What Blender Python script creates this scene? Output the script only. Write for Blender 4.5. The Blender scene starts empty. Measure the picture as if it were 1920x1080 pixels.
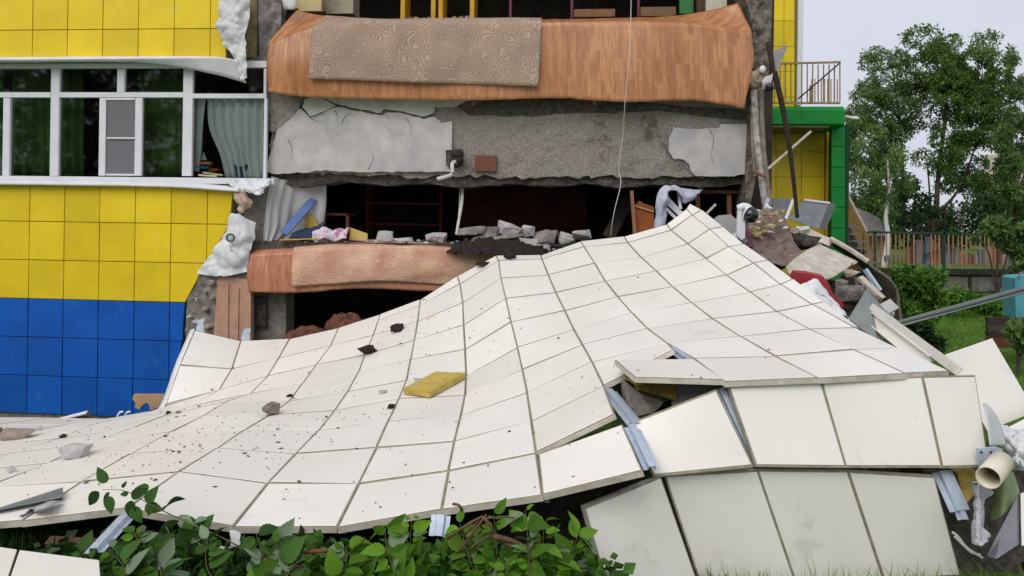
import bpy, bmesh, math, random
import numpy as np
from mathutils import Vector, Matrix, noise
V = Vector
R = math.radians
scene = bpy.context.scene
C = scene.collection
random.seed(7)

# ------------------------------------------------------------------ camera, sky, sun, exposure
EYE = 3.1                                   # eye height over the ground at the foot of the wall
FPX, CX, CY, ROLL = 1385.0, 960.0, 421.0, 0.015
cam_d = bpy.data.cameras.new('camera')
cam = bpy.data.objects.new('camera', cam_d); C.objects.link(cam)
cam.location = (0, 0, EYE)
cam.rotation_euler = (Matrix.Rotation(R(90), 3, 'X') @ Matrix.Rotation(ROLL, 3, 'Z')).to_euler()
cam_d.sensor_width = 36.0
cam_d.lens = FPX / 1920 * 36.0
cam_d.shift_y = -(540 - CY) / 1920
cam_d.clip_start = 0.05; cam_d.clip_end = 2000
scene.camera = cam

w = bpy.data.worlds.new('World'); scene.world = w; w.use_nodes = True
nt = w.node_tree; nt.nodes.clear()
SUN_EL, SUN_AZ = 44.0, -150.0               # overcast: a weak, very wide sun high behind the viewer
sky = nt.nodes.new('ShaderNodeTexSky'); sky.sky_type = 'NISHITA'; sky.sun_disc = False
sky.sun_elevation = R(SUN_EL); sky.sun_rotation = R(SUN_AZ); sky.dust_density = 6; sky.air_density = 1.0; sky.ozone_density = 1.0
tc = nt.nodes.new('ShaderNodeTexCoord')
nz = nt.nodes.new('ShaderNodeTexNoise'); nz.inputs['Scale'].default_value = 2.2; nz.inputs['Detail'].default_value = 3
ramp = nt.nodes.new('ShaderNodeValToRGB')
ramp.color_ramp.elements[0].color = (5.6, 5.75, 6.75, 1); ramp.color_ramp.elements[1].color = (6.7, 6.85, 7.6, 1)
mx = nt.nodes.new('ShaderNodeMixRGB'); mx.inputs[0].default_value = 0.92
bg = nt.nodes.new('ShaderNodeBackground'); bg.inputs[1].default_value = 0.1
out = nt.nodes.new('ShaderNodeOutputWorld')
nt.links.new(tc.outputs['Generated'], nz.inputs['Vector']); nt.links.new(nz.outputs['Fac'], ramp.inputs[0])
nt.links.new(sky.outputs[0], mx.inputs[1]); nt.links.new(ramp.outputs[0], mx.inputs[2])
nt.links.new(mx.outputs[0], bg.inputs[0]); nt.links.new(bg.outputs[0], out.inputs[0])

sl = bpy.data.lights.new('sun', 'SUN'); sl.energy = 1.5; sl.angle = R(50); sl.color = (1.0, 0.97, 0.93)
so = bpy.data.objects.new('sun', sl); C.objects.link(so); so.location = (-6, -8, 20)
sd = V((math.cos(R(SUN_EL)) * math.sin(R(SUN_AZ)), math.cos(R(SUN_EL)) * math.cos(R(SUN_AZ)), math.sin(R(SUN_EL))))
so.rotation_euler = sd.to_track_quat('Z', 'Y').to_euler()
vs = scene.view_settings
vs.view_transform = 'Standard'; vs.look = 'None'; vs.gamma = 1; vs.use_curve_mapping = False; vs.exposure = 0.22
scene.cycles.max_bounces = 6; scene.cycles.transparent_max_bounces = 12

# ------------------------------------------------------------------ placing: pixels of the survey to metres
cr, sr = math.cos(ROLL), math.sin(ROLL)
def ray(x, y):
    u, v = x - CX, y - CY
    return V(((cr * u + sr * v) / FPX, 1.0, (sr * u - cr * v) / FPX))
def P(x, y, Y):                              # point at Y metres in front of the eye
    return ray(x, y) * Y + V((0, 0, EYE))
Y0, TH = 10.92, math.atan(0.087)             # the facade stands turned by five degrees
FA, FB = V((math.cos(TH), -math.sin(TH), 0)), V((math.sin(TH), math.cos(TH), 0))
FO = V((0, Y0, 0))
def F(x, y, b=0.0):                          # point on the facade plane moved b metres into the house
    r = ray(x, y); t = (FB.dot(FO) + b) / FB.dot(r)
    return r * t + V((0, 0, EYE))
def L(a, b, z): return FO + FA * a + FB * b + V((0, 0, z))
def A(x, y, b=0.0): return (F(x, y, b) - FO).dot(FA)
def Z(x, y, b=0.0): return F(x, y, b).z

# ------------------------------------------------------------------ objects
WL = {}
def tag(o, label=None, cat=None, group=None, kind=None):
    if label: o['label'] = label
    if cat: o['category'] = cat
    if group: o['group'] = group
    if kind: o['kind'] = kind
    return o
def thing(name, label, cat, loc, group=None):
    o = bpy.data.objects.new(name, None); C.objects.link(o); o.location = loc; o.empty_display_size = 0.2
    WL[o.name] = V(loc)
    return tag(o, label, cat, group)
def link(name, me, parent, origin):
    o = bpy.data.objects.new(name, me); C.objects.link(o)
    WL[o.name] = V(origin)
    if parent is not None:
        o.parent = parent; o.location = V(origin) - WL[parent.name]
    else: o.location = origin
    return o
def mesh(name, vs_, fs, mat, parent=None, smooth=False, mats=None, fm=None, uv=None):
    vs_ = [V(v) for v in vs_]
    lo = V((min(v.x for v in vs_), min(v.y for v in vs_), min(v.z for v in vs_)))
    hi = V((max(v.x for v in vs_), max(v.y for v in vs_), max(v.z for v in vs_)))
    org = V(((lo.x + hi.x) / 2, (lo.y + hi.y) / 2, lo.z))
    me = bpy.data.meshes.new(name)
    me.from_pydata([v - org for v in vs_], [], fs)
    for m in (mats or [mat]): me.materials.append(m)
    if fm: me.polygons.foreach_set('material_index', fm)
    if smooth: me.polygons.foreach_set('use_smooth', [True] * len(me.polygons))
    if uv:
        ul = me.uv_layers.new(name='UVMap')
        for lp in me.loops: ul.data[lp.index].uv = uv[lp.vertex_index]
    bm = bmesh.new(); bm.from_mesh(me)
    bmesh.ops.recalc_face_normals(bm, faces=bm.faces); bm.to_mesh(me); bm.free()
    me.update()
    return link(name, me, parent, org)
class MB:                                    # collects shapes for ONE mesh
    def __init__(s): s.v = []; s.f = []
    def add(s, vs_, fs):
        n = len(s.v); s.v += [V(v) for v in vs_]; s.f += [tuple(i + n for i in f) for f in fs]; return s
    def prism(s, pts, vec):
        n = len(pts); vec = V(vec)
        return s.add(list(pts) + [V(p) + vec for p in pts],
                     [tuple(range(n)), tuple(range(2 * n - 1, n - 1, -1))] + [(i, (i + 1) % n, (i + 1) % n + n, i + n) for i in range(n)])
    def box(s, c, ax, ay, az):               # centre and three half axes
        c, ax, ay, az = V(c), V(ax), V(ay), V(az)
        p = [c + ax * i + ay * j + az * k for k in (-1, 1) for j in (-1, 1) for i in (-1, 1)]
        return s.add(p, [(0, 2, 3, 1), (4, 5, 7, 6), (0, 1, 5, 4), (2, 6, 7, 3), (0, 4, 6, 2), (1, 3, 7, 5)])
    def bar(s, a, b, wd, ht, up=(0, 0, 1)):
        a, b = V(a), V(b); d = (b - a); n = d.normalized(); u = V(up)
        sd_ = n.cross(u)
        if sd_.length < 1e-3: sd_ = n.cross(V((0, 1, 0)))
        sd_.normalize(); u = sd_.cross(n)
        return s.box((a + b) / 2, d / 2, sd_ * wd / 2, u * ht / 2)
    def tube(s, pts, rad, n=8, cap=True):
        pts = [V(p) for p in pts]; rad = rad if isinstance(rad, (list, tuple)) else [rad] * len(pts)
        vs_ = []; fs = []; ref = V((0.31, 0.2, 0.93))
        for i, p in enumerate(pts):
            d = (pts[min(i + 1, len(pts) - 1)] - pts[max(i - 1, 0)]).normalized()
            x = d.cross(ref); x = x.normalized() if x.length > 1e-4 else V((1, 0, 0)); y = d.cross(x)
            vs_ += [p + (x * math.cos(2 * math.pi * k / n) + y * math.sin(2 * math.pi * k / n)) * rad[i] for k in range(n)]
        for i in range(len(pts) - 1):
            fs += [(i * n + k, i * n + (k + 1) % n, (i + 1) * n + (k + 1) % n, (i + 1) * n + k) for k in range(n)]
        if cap: fs += [tuple(range(n - 1, -1, -1)), tuple(range((len(pts) - 1) * n, len(pts) * n))]
        return s.add(vs_, fs)
    def build(s, name, mat, parent=None, smooth=False): return mesh(name, s.v, s.f, mat, parent, smooth)
def pxy(*xy): return [(xy[i], xy[i + 1]) for i in range(0, len(xy), 2)]
def crom(p0, p1, p2, p3, t):
    return 0.5 * ((2 * p1) + (p2 - p0) * t + (2 * p0 - 5 * p1 + 4 * p2 - p3) * t * t + (3 * p1 - p0 - 3 * p2 + p3) * t ** 3)
def spline(pts, n):
    pts = [V(p) for p in pts]; m = len(pts); o = []
    for i in range(n + 1):
        t = i / n * (m - 1); k = min(int(t), m - 2); f = t - k
        o.append(crom(pts[max(k - 1, 0)], pts[k], pts[k + 1], pts[min(k + 2, m - 1)], f))
    return o
def cloth(name, ctrl, mat, parent=None, nu=24, nv=16, amp=0.01, fs=3.0, thick=0.004, tear=0.0, seed=0, fold=None, skip=None, crease=False):
    """soft sheet through a net of control points (rows), wrinkled, with real thickness"""
    rows = [spline(r, nu) for r in ctrl]
    cols = [spline([r[i] for r in rows], nv) for i in range(nu + 1)]
    g = [[cols[i][j] for i in range(nu + 1)] for j in range(nv + 1)]
    vs_ = []; uvs = []
    for j in range(nv + 1):
        for i in range(nu + 1):
            p = g[j][i]
            du = g[j][min(i + 1, nu)] - g[j][max(i - 1, 0)]; dv = g[min(j + 1, nv)][i] - g[max(j - 1, 0)][i]
            n = du.cross(dv); n = n.normalized() if n.length > 1e-9 else V((0, -1, 0))
            so_ = V((seed, seed * 1.7, 0)); k_ = noise.noise(p * fs + so_)
            if crease: k_ = 1 - 3.2 * abs(noise.noise(p * fs * .8 + so_)) + .7 * (1 - 3 * abs(noise.noise(p * fs * 2.1 + so_)))
            q = p + n * amp * k_
            if fold: q += n * fold[0] * math.sin(fold[1] * i / nu * 6.283 + 1.3 * noise.noise(p * 2)) * fold[2](j / nv)
            if tear and (i in (0, nu) or j in (0, nv)):
                q += V((noise.noise(p * 9 + V((seed, 0, 0))), 0, noise.noise(p * 9 + V((0, seed, 5))))) * tear
            vs_.append(q)
            uvs.append((sum((g[j][k + 1] - g[j][k]).length for k in range(i)), sum((g[k + 1][i] - g[k][i]).length for k in range(j))))
    fs_ = [(j * (nu + 1) + i, j * (nu + 1) + i + 1, (j + 1) * (nu + 1) + i + 1, (j + 1) * (nu + 1) + i)
           for j in range(nv) for i in range(nu) if not (skip and skip(i / nu, j / nv))]
    o = mesh(name, vs_, fs_, mat, parent, True, uv=uvs)
    md = o.modifiers.new('thickness', 'SOLIDIFY'); md.thickness = thick; md.offset = 0
    return o
def rock_data(size, seed, n=16, rough=0.12):
    rnd = random.Random(seed); bm = bmesh.new()
    for i in range(n):
        v = V((rnd.uniform(-1, 1), rnd.uniform(-1, 1), rnd.uniform(-1, 1)))
        m = max(abs(v.x), abs(v.y), abs(v.z)); v = v / m * rnd.uniform(1 - rough * 2, 1)
        bm.verts.new((v.x * size[0] / 2, v.y * size[1] / 2, v.z * size[2] / 2))
    bmesh.ops.convex_hull(bm, input=bm.verts)
    for v in [v for v in bm.verts if not v.link_faces]: bm.verts.remove(v)
    bmesh.ops.subdivide_edges(bm, edges=bm.edges, cuts=1)
    for v in bm.verts:
        v.co += v.co.normalized() * noise.noise(v.co * (2.2 / max(size)) * 3 + V((seed, 0, 0))) * rough * min(size) * 0.8
    vs_ = [v.co.copy() for v in bm.verts]; bm.verts.index_update(); fs = [tuple(v.index for v in f.verts) for f in bm.faces]; bm.free()
    return vs_, fs
def rock(name, base, size, mat, seed, parent=None, rz=0.0, tilt=0.0, rough=0.12, n=16, nrm=None):
    vs_, fs = rock_data(size, seed, n, rough)
    rot = Matrix.Rotation(rz, 3, 'Z') @ Matrix.Rotation(tilt, 3, 'Y')
    vs_ = [rot @ v for v in vs_]
    lo = min(v.z for v in vs_)
    return mesh(name, [v + V(base) + V((0, 0, -lo)) for v in vs_], fs, mat, parent)

# ------------------------------------------------------------------ materials
def newmat(name):
    m = bpy.data.materials.new(name); m.use_nodes = True
    n = m.node_tree; b = n.nodes['Principled BSDF']
    return m, n, b
def M(name, c1, c2=None, rough=0.6, scale=8.0, bump=0.0, bscale=60.0, contrast=(0.35, 0.65), spec=0.3, detail=6, metal=0.0, coord='Object', spots=None, trans=None):
    m, n, b = newmat(name); N = n.nodes; Lk = n.links
    t = N.new('ShaderNodeTexCoord'); src = t.outputs[coord]
    if coord == 'Object':                    # shift by the object's place so that alike pieces do not repeat
        oi = N.new('ShaderNodeObjectInfo'); va = N.new('ShaderNodeVectorMath'); va.operation = 'ADD'
        Lk.new(src, va.inputs[0]); Lk.new(oi.outputs['Location'], va.inputs[1]); src = va.outputs[0]
    a = N.new('ShaderNodeTexNoise'); a.inputs['Scale'].default_value = scale; a.inputs['Detail'].default_value = detail; a.inputs['Roughness'].default_value = 0.62
    Lk.new(src, a.inputs['Vector'])
    r = N.new('ShaderNodeValToRGB'); r.color_ramp.elements[0].position = contrast[0]; r.color_ramp.elements[1].position = contrast[1]
    c2 = c2 or tuple(x * 0.85 for x in c1)
    r.color_ramp.elements[0].color = (*c2, 1); r.color_ramp.elements[1].color = (*c1, 1)
    Lk.new(a.outputs['Fac'], r.inputs[0]); col = r.outputs[0]
    if spots:                                # (colour, scale, threshold): stains with a shape of their own
        for sc_, ss, th in spots:
            q = N.new('ShaderNodeTexNoise'); q.inputs['Scale'].default_value = ss; q.inputs['Detail'].default_value = 8; q.inputs['Roughness'].default_value = 0.7
            Lk.new(src, q.inputs['Vector'])
            k = N.new('ShaderNodeMapRange'); k.inputs[1].default_value = th; k.inputs[2].default_value = th + 0.07
            Lk.new(q.outputs['Fac'], k.inputs[0])
            x = N.new('ShaderNodeMixRGB'); x.inputs[2].default_value = (*sc_, 1)
            Lk.new(k.outputs[0], x.inputs[0]); Lk.new(col, x.inputs[1]); col = x.outputs[0]
    Lk.new(col, b.inputs['Base Color'])
    b.inputs['Roughness'].default_value = rough; b.inputs['Specular IOR Level'].default_value = spec; b.inputs['Metallic'].default_value = metal
    if bump:
        q = N.new('ShaderNodeTexNoise'); q.inputs['Scale'].default_value = bscale; q.inputs['Detail'].default_value = 7; q.inputs['Roughness'].default_value = 0.65
        Lk.new(src, q.inputs['Vector'])
        bp = N.new('ShaderNodeBump'); bp.inputs['Strength'].default_value = 1.0; bp.inputs['Distance'].default_value = bump
        Lk.new(q.outputs['Fac'], bp.inputs['Height']); Lk.new(bp.outputs[0], b.inputs['Normal'])
    if trans:
        tr = N.new('ShaderNodeBsdfTranslucent'); Lk.new(col, tr.inputs[0])
        ms = N.new('ShaderNodeMixShader'); ms.inputs[0].default_value = trans
        Lk.new(b.outputs[0], ms.inputs[1]); Lk.new(tr.outputs[0], ms.inputs[2]); Lk.new(ms.outputs[0], N['Material Output'].inputs[0])
    return m
def rand_island(m, amt=0.35, per='Random Per Island', node='ShaderNodeNewGeometry'):
    """vary brightness from piece to piece"""
    n = m.node_tree; b = n.nodes['Principled BSDF']; lk = b.inputs['Base Color'].links[0]; src = lk.from_socket
    g = n.nodes.new(node); k = n.nodes.new('ShaderNodeMapRange'); k.inputs[3].default_value = 1 - amt; k.inputs[4].default_value = 1 + amt
    n.links.new(g.outputs[per], k.inputs[0])
    x = n.nodes.new('ShaderNodeVectorMath'); x.operation = 'SCALE'
    n.links.new(src, x.inputs[0]); n.links.new(k.outputs[0], x.inputs[3])
    for l in list(n.links):
        if l.from_socket == src and l.to_node not in (x,): n.links.new(x.outputs[0], l.to_socket)
    n.links.new(src, x.inputs[0])
    return m
WHITE = M('cream_cladding', (0.83, 0.80, 0.735), (0.765, 0.735, 0.665), 0.38, 1.3, 0.0006, 3.0, (0.3, 0.7), 0.45, spots=[((0.42, 0.38, 0.32), 42, 0.725), ((0.70, 0.665, 0.60), 2.4, 0.60), ((0.60, 0.55, 0.48), 11, 0.70)])
rand_island(WHITE, 0.05, 'Random', 'ShaderNodeObjectInfo')
JOINT = M('cladding_joint_grime_shade', (0.36, 0.32, 0.235), (0.22, 0.19, 0.13), 0.8, 14)  # grime, with the shade inside the joints mixed into the colour
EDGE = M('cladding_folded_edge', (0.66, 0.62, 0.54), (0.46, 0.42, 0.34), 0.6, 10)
YELLOW = rand_island(M('yellow_cladding', (0.80, 0.585, 0.016), (0.72, 0.515, 0.014), 0.45, 2.2, 0.0008, 4, spots=[((0.50, 0.37, 0.04), 9, 0.7), ((0.70, 0.56, 0.10), 2.0, 0.62)]), 0.10, 'Random', 'ShaderNodeObjectInfo')
YEDGE = M('yellow_joint', (0.33, 0.2, 0.01), None, 0.6)
BLUE = rand_island(M('blue_cladding', (0.003, 0.10, 0.47), (0.003, 0.075, 0.38), 0.5, 1.6, 0.0008, 4, spots=[((0.01, 0.12, 0.44), 2.5, 0.6)]), 0.12, 'Random', 'ShaderNodeObjectInfo')
BEDGE = M('blue_joint', (0.0, 0.02, 0.14), None, 0.6)
GREEN = M('green_cladding', (0.005, 0.26, 0.035), (0.004, 0.19, 0.03), 0.5, 3)
GEDGE = M('green_joint', (0.0, 0.06, 0.01), None, 0.6)
PVC = M('white_plastic', (0.72, 0.73, 0.76), (0.66, 0.67, 0.70), 0.4, 6)
METAL = M('painted_sheet_metal', (0.74, 0.75, 0.77), (0.62, 0.63, 0.66), 0.45, 3, spots=[((0.45, 0.44, 0.43), 7, 0.68)])
ZINC = M('galvanised_steel', (0.50, 0.57, 0.66), (0.40, 0.47, 0.56), 0.42, 20, metal=0.25)
GREYMETAL = M('grey_sheet_metal', (0.20, 0.21, 0.22), (0.13, 0.14, 0.15), 0.5, 6, spots=[((0.30, 0.29, 0.27), 12, 0.64)])
CONC = M('rough_concrete', (0.36, 0.325, 0.285), (0.17, 0.15, 0.13), 0.9, 9, 0.02, 60, (0.32, 0.7), spots=[((0.09, 0.08, 0.075), 5, 0.62)])
AGGR = M('exposed_aggregate', (0.52, 0.47, 0.42), (0.28, 0.25, 0.215), 0.95, 40, 0.055, 60, (0.36, 0.64), spots=[((0.56, 0.53, 0.48), 90, 0.66), ((0.20, 0.17, 0.14), 2.2, 0.58), ((0.30, 0.24, 0.18), 4, 0.62)])
PLASTER = M('grey_plaster', (0.58, 0.55, 0.51), (0.37, 0.36, 0.37), 0.85, 2.8, 0.012, 40, (0.3, 0.7), spots=[((0.40, 0.33, 0.26), 3, 0.62), ((0.30, 0.27, 0.24), 11, 0.68), ((0.68, 0.67, 0.66), 22, 0.66)])
PLASTER2 = M('pale_green_plaster', (0.52, 0.54, 0.47), (0.40, 0.42, 0.37), 0.85, 5, 0.003, 50, spots=[((0.2, 0.19, 0.16), 6, 0.66)])
DARKC = M('dark_soiled_shaded_concrete', (0.14, 0.12, 0.10), (0.05, 0.045, 0.04), 0.95, 14, 0.03, 30)  # soiled concrete, also used as painted shade on recesses, undersides and room floors
GREYC = M('light_concrete_lump', (0.52, 0.50, 0.49), (0.40, 0.38, 0.37), 0.9, 20, 0.006, 60)
BEIGEC = M('sandy_concrete_lump', (0.40, 0.34, 0.27), (0.27, 0.22, 0.18), 0.9, 18, 0.008, 50)
BRICK = M('red_brick', (0.22, 0.085, 0.05), (0.12, 0.05, 0.035), 0.9, 20, 0.006, 60)
ROOM = M('room_shade_colour', (0.09, 0.07, 0.055), (0.04, 0.03, 0.025), 0.9, 3)  # unlit rooms: their darkness is put into this wall colour
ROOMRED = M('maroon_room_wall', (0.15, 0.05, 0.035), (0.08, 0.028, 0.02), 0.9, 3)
SOIL = M('dark_crumbled_soil', (0.045, 0.032, 0.028), (0.018, 0.014, 0.012), 0.95, 30, 0.02, 60)
GLASSM, n_, b_ = newmat('window_glass')
n_.nodes.remove(b_)
tr_ = n_.nodes.new('ShaderNodeBsdfTransparent'); tr_.inputs[0].default_value = (0.9, 0.94, 0.92, 1)
gl_ = n_.nodes.new('ShaderNodeBsdfGlossy'); gl_.inputs['Roughness'].default_value = 0.03
fr_ = n_.nodes.new('ShaderNodeFresnel'); fr_.inputs[0].default_value = 1.45
ms_ = n_.nodes.new('ShaderNodeMixShader')
n_.links.new(fr_.outputs[0], ms_.inputs[0]); n_.links.new(tr_.outputs[0], ms_.inputs[1]); n_.links.new(gl_.outputs[0], ms_.inputs[2])
n_.links.new(ms_.outputs[0], n_.nodes['Material Output'].inputs[0])
def sheer(name, col, alpha):
    m, n, b = newmat(name); b.inputs['Base Color'].default_value = (*col, 1); b.inputs['Roughness'].default_value = 0.8
    t = n.nodes.new('ShaderNodeBsdfTransparent'); x = n.nodes.new('ShaderNodeMixShader'); x.inputs[0].default_value = alpha
    tl = n.nodes.new('ShaderNodeBsdfTranslucent'); tl.inputs[0].default_value = (*col, 1)
    y = n.nodes.new('ShaderNodeMixShader'); y.inputs[0].default_value = 0.35
    n.links.new(b.outputs[0], y.inputs[1]); n.links.new(tl.outputs[0], y.inputs[2])
    n.links.new(t.outputs[0], x.inputs[1]); n.links.new(y.outputs[0], x.inputs[2]); n.links.new(x.outputs[0], n.nodes['Material Output'].inputs[0])
    return m
NET = sheer('net_curtain', (0.98, 0.98, 1.0), 0.84)
FILM = sheer('plastic_film', (0.78, 0.77, 0.75), 0.70)
MESHNET = sheer('mosquito_mesh', (0.30, 0.31, 0.33), 0.72)
CURTAIN = M('green_curtain', (0.12, 0.21, 0.055), (0.065, 0.12, 0.03), 0.9, 4, trans=0.2)
TARP = M('white_membrane', (0.74, 0.74, 0.73), (0.60, 0.61, 0.61), 0.7, 4, 0.004, 30, trans=0.15, spots=[((0.45, 0.43, 0.38), 6, 0.66)])
TARP2 = M('grey_white_membrane', (0.74, 0.75, 0.75), (0.56, 0.58, 0.59), 0.6, 5, 0.005, 25, spots=[((0.34, 0.31, 0.26), 5, 0.64)])
CLOTHW = M('white_lace_cloth', (0.60, 0.61, 0.72), (0.46, 0.47, 0.58), 0.9, 25, trans=0.1)
WOOL = M('yellow_mineral_wool', (0.62, 0.46, 0.12), (0.46, 0.33, 0.07), 0.95, 14, 0.012, 70)
WOOLD = M('dirty_mineral_wool', (0.34, 0.24, 0.05), (0.14, 0.10, 0.03), 0.95, 10, 0.03, 40)
WOODO = M('orange_veneer', (0.40, 0.115, 0.03), (0.30, 0.08, 0.02), 0.5, 5)
BLUEB = M('blue_laminate', (0.085, 0.17, 0.40), (0.06, 0.12, 0.30), 0.4, 4)
DBLUE = M('navy_board', (0.03, 0.05, 0.12), None, 0.5)
YBOARD = M('yellow_board', (0.55, 0.38, 0.08), (0.45, 0.3, 0.06), 0.5, 6)
BLACK = M('black_plastic', (0.012, 0.012, 0.014), None, 0.35, 10, spec=0.5)
RUST = M('rusty_dark_steel', (0.05, 0.03, 0.022), (0.02, 0.014, 0.012), 0.8, 20)
PIPEW = M('white_pipe', (0.66, 0.65, 0.61), (0.50, 0.47, 0.42), 0.45, 8)
STICK = M('pale_batten', (0.55, 0.50, 0.40), (0.42, 0.37, 0.28), 0.7, 15)
TIMBER = M('weathered_timber', (0.30, 0.26, 0.20), (0.13, 0.11, 0.085), 0.85, 12)
RED = M('red_plastic', (0.38, 0.032, 0.038), (0.28, 0.026, 0.032), 0.45, 6, spots=[((0.6, 0.3, 0.28), 10, 0.68)])
DIRTYP = M('dirty_white_board', (0.58, 0.53, 0.45), (0.40, 0.35, 0.28), 0.7, 6, 0.002, 30, spots=[((0.16, 0.13, 0.1), 9, 0.63), ((0.68, 0.65, 0.6), 4, 0.6)])
MUD = M('mud_caked_sheet', (0.18, 0.155, 0.12), (0.06, 0.05, 0.04), 0.95, 5, 0.02, 20, spots=[((0.34, 0.31, 0.26), 4, 0.62)])
PINKW = M('salmon_painted_plaster', (0.55, 0.33, 0.24), (0.45, 0.25, 0.17), 0.85, 4, 0.006, 25, spots=[((0.55, 0.45, 0.36), 6, 0.66), ((0.10, 0.07, 0.05), 7, 0.72)])
REDFLUFF = M('reddish_insulation_clump', (0.24, 0.095, 0.055), (0.07, 0.03, 0.02), 0.95, 12, 0.04, 30)
BARK = M('tree_bark', (0.075, 0.06, 0.045), (0.03, 0.024, 0.018), 0.95, 12, 0.02, 30)
BIRCH = M('birch_bark', (0.62, 0.62, 0.58), (0.10, 0.10, 0.09), 0.8, 9, contrast=(0.36, 0.42))
TWIG = M('twig', (0.16, 0.085, 0.045), (0.09, 0.05, 0.03), 0.8, 20)
def parquet(name, c1, c2, c3):
    m, n, b = newmat(name); N = n.nodes; Lk = n.links
    t = N.new('ShaderNodeTexCoord'); mp = N.new('ShaderNodeMapping'); mp.inputs['Rotation'].default_value = (0, 0, R(90))
    Lk.new(t.outputs['UV'], mp.inputs[0])
    bt = N.new('ShaderNodeTexBrick'); bt.inputs['Scale'].default_value = 1.0; bt.inputs['Brick Width'].default_value = 0.33; bt.inputs['Row Height'].default_value = 0.068
    bt.inputs['Mortar Size'].default_value = 0.0009; bt.inputs['Color1'].default_value = (*c1, 1); bt.inputs['Color2'].default_value = (*c2, 1); bt.inputs['Mortar'].default_value = (*c3, 1)
    bt.inputs['Bias'].default_value = -0.1; bt.offset = 0.37
    Lk.new(mp.outputs[0], bt.inputs['Vector'])
    q = N.new('ShaderNodeTexNoise'); q.inputs['Scale'].default_value = 3; q.inputs['Detail'].default_value = 8
    m2 = N.new('ShaderNodeMapping'); m2.inputs['Scale'].default_value = (9, 1.2, 1); Lk.new(t.outputs['UV'], m2.inputs[0]); Lk.new(m2.outputs[0], q.inputs['Vector'])
    x = N.new('ShaderNodeMixRGB'); x.blend_type = 'OVERLAY'; x.inputs[0].default_value = 0.55
    Lk.new(bt.outputs[0], x.inputs[1]); Lk.new(q.outputs['Fac'], x.inputs[2]); Lk.new(x.outputs[0], b.inputs['Base Color'])
    b.inputs['Roughness'].default_value = 0.33; b.inputs['Specular IOR Level'].default_value = 0.5
    return m
LINO = parquet('parquet_print_linoleum', (0.49, 0.22, 0.092), (0.345, 0.135, 0.05), (0.26, 0.10, 0.042))
LINO2 = parquet('reddish_linoleum', (0.52, 0.23, 0.13), (0.43, 0.17, 0.09), (0.34, 0.14, 0.08))
def rugmat(name, light, dark, sc, rings, mixf):
    m, n, b = newmat(name); N = n.nodes; Lk = n.links
    t = N.new('ShaderNodeTexCoord'); q = N.new('ShaderNodeTexNoise'); q.inputs['Scale'].default_value = 5; q.inputs['Detail'].default_value = 2
    Lk.new(t.outputs['UV'], q.inputs['Vector'])
    ad = N.new('ShaderNodeMixRGB'); ad.blend_type = 'ADD'; ad.inputs[0].default_value = 0.12; Lk.new(t.outputs['UV'], ad.inputs[1]); Lk.new(q.outputs['Color'], ad.inputs[2])
    v = N.new('ShaderNodeTexVoronoi'); v.inputs['Scale'].default_value = sc; Lk.new(ad.outputs[0], v.inputs['Vector'])
    mu = N.new('ShaderNodeMath'); mu.operation = 'MULTIPLY'; mu.inputs[1].default_value = rings; Lk.new(v.outputs['Distance'], mu.inputs[0])
    s = N.new('ShaderNodeMath'); s.operation = 'SINE'; Lk.new(mu.outputs[0], s.inputs[0])
    k = N.new('ShaderNodeMapRange'); k.inputs[1].default_value = -0.3; k.inputs[2].default_value = 0.3; Lk.new(s.outputs[0], k.inputs[0])
    x = N.new('ShaderNodeMixRGB'); x.inputs[1].default_value = (*dark, 1); x.inputs[2].default_value = (*light, 1); Lk.new(k.outputs[0], x.inputs[0])
    q2 = N.new('ShaderNodeTexNoise'); q2.inputs['Scale'].default_value = 2.0; q2.inputs['Detail'].default_value = 6; Lk.new(t.outputs['UV'], q2.inputs['Vector'])
    y = N.new('ShaderNodeMixRGB'); y.blend_type = 'OVERLAY'; y.inputs[0].default_value = mixf; Lk.new(x.outputs[0], y.inputs[1]); Lk.new(q2.outputs['Fac'], y.inputs[2])
    Lk.new(y.outputs[0], b.inputs['Base Color']); b.inputs['Roughness'].default_value = 0.95; b.inputs['Specular IOR Level'].default_value = 0.1
    bp = N.new('ShaderNodeBump'); bp.inputs['Distance'].default_value = 0.006; Lk.new(k.outputs[0], bp.inputs['Height']); Lk.new(bp.outputs[0], b.inputs['Normal'])
    return m
RUG = rugmat('brown_swirl_carpet', (0.45, 0.335, 0.255), (0.335, 0.24, 0.18), 3.8, 60, 0.4)
RUG2 = rugmat('salmon_carpet', (0.66, 0.405, 0.28), (0.61, 0.365, 0.25), 9, 22, 0.85)
# ------------------------------------------------------------------ ground
def sm(e0, e1, x):
    t = min(1, max(0, (x - e0) / (e1 - e0))); return t * t * (3 - 2 * t)
def G(X, Y):
    near = 0.88
    left = near * (1 - sm(5.2, 10.0, Y)) - 0.05
    right = near - 0.15 * sm(5, 9, Y) + 0.55 * sm(10, 21, Y)
    k = sm(2.8, 5.2, X)
    z = left * (1 - k) + right * k
    z += 0.04 * noise.noise(V((X * 0.9, Y * 0.9, 0)))
    if Y > 22.6: z += 0.62 * sm(22.6, 23.2, Y)
    return z
GRASSG = M('lawn_soil', (0.10, 0.19, 0.03), (0.05, 0.10, 0.018), 0.95, 3, 0.03, 25, spots=[((0.09, 0.075, 0.04), 1.4, 0.63)])
def grid_axis(a, b, near0, near1, n, m):
    l = [a + (near0 - a) * (i / m) ** 0.6 for i in range(m)]; r = [near1 + (b - near1) * (i / m) ** 1.8 for i in range(1, m + 1)]
    return l + [near0 + (near1 - near0) * i / n for i in range(n + 1)] + r
gx = grid_axis(-260, 300, -9, 16, 60, 8); gy = grid_axis(-60, 700, -2, 30, 90, 8)
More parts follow.
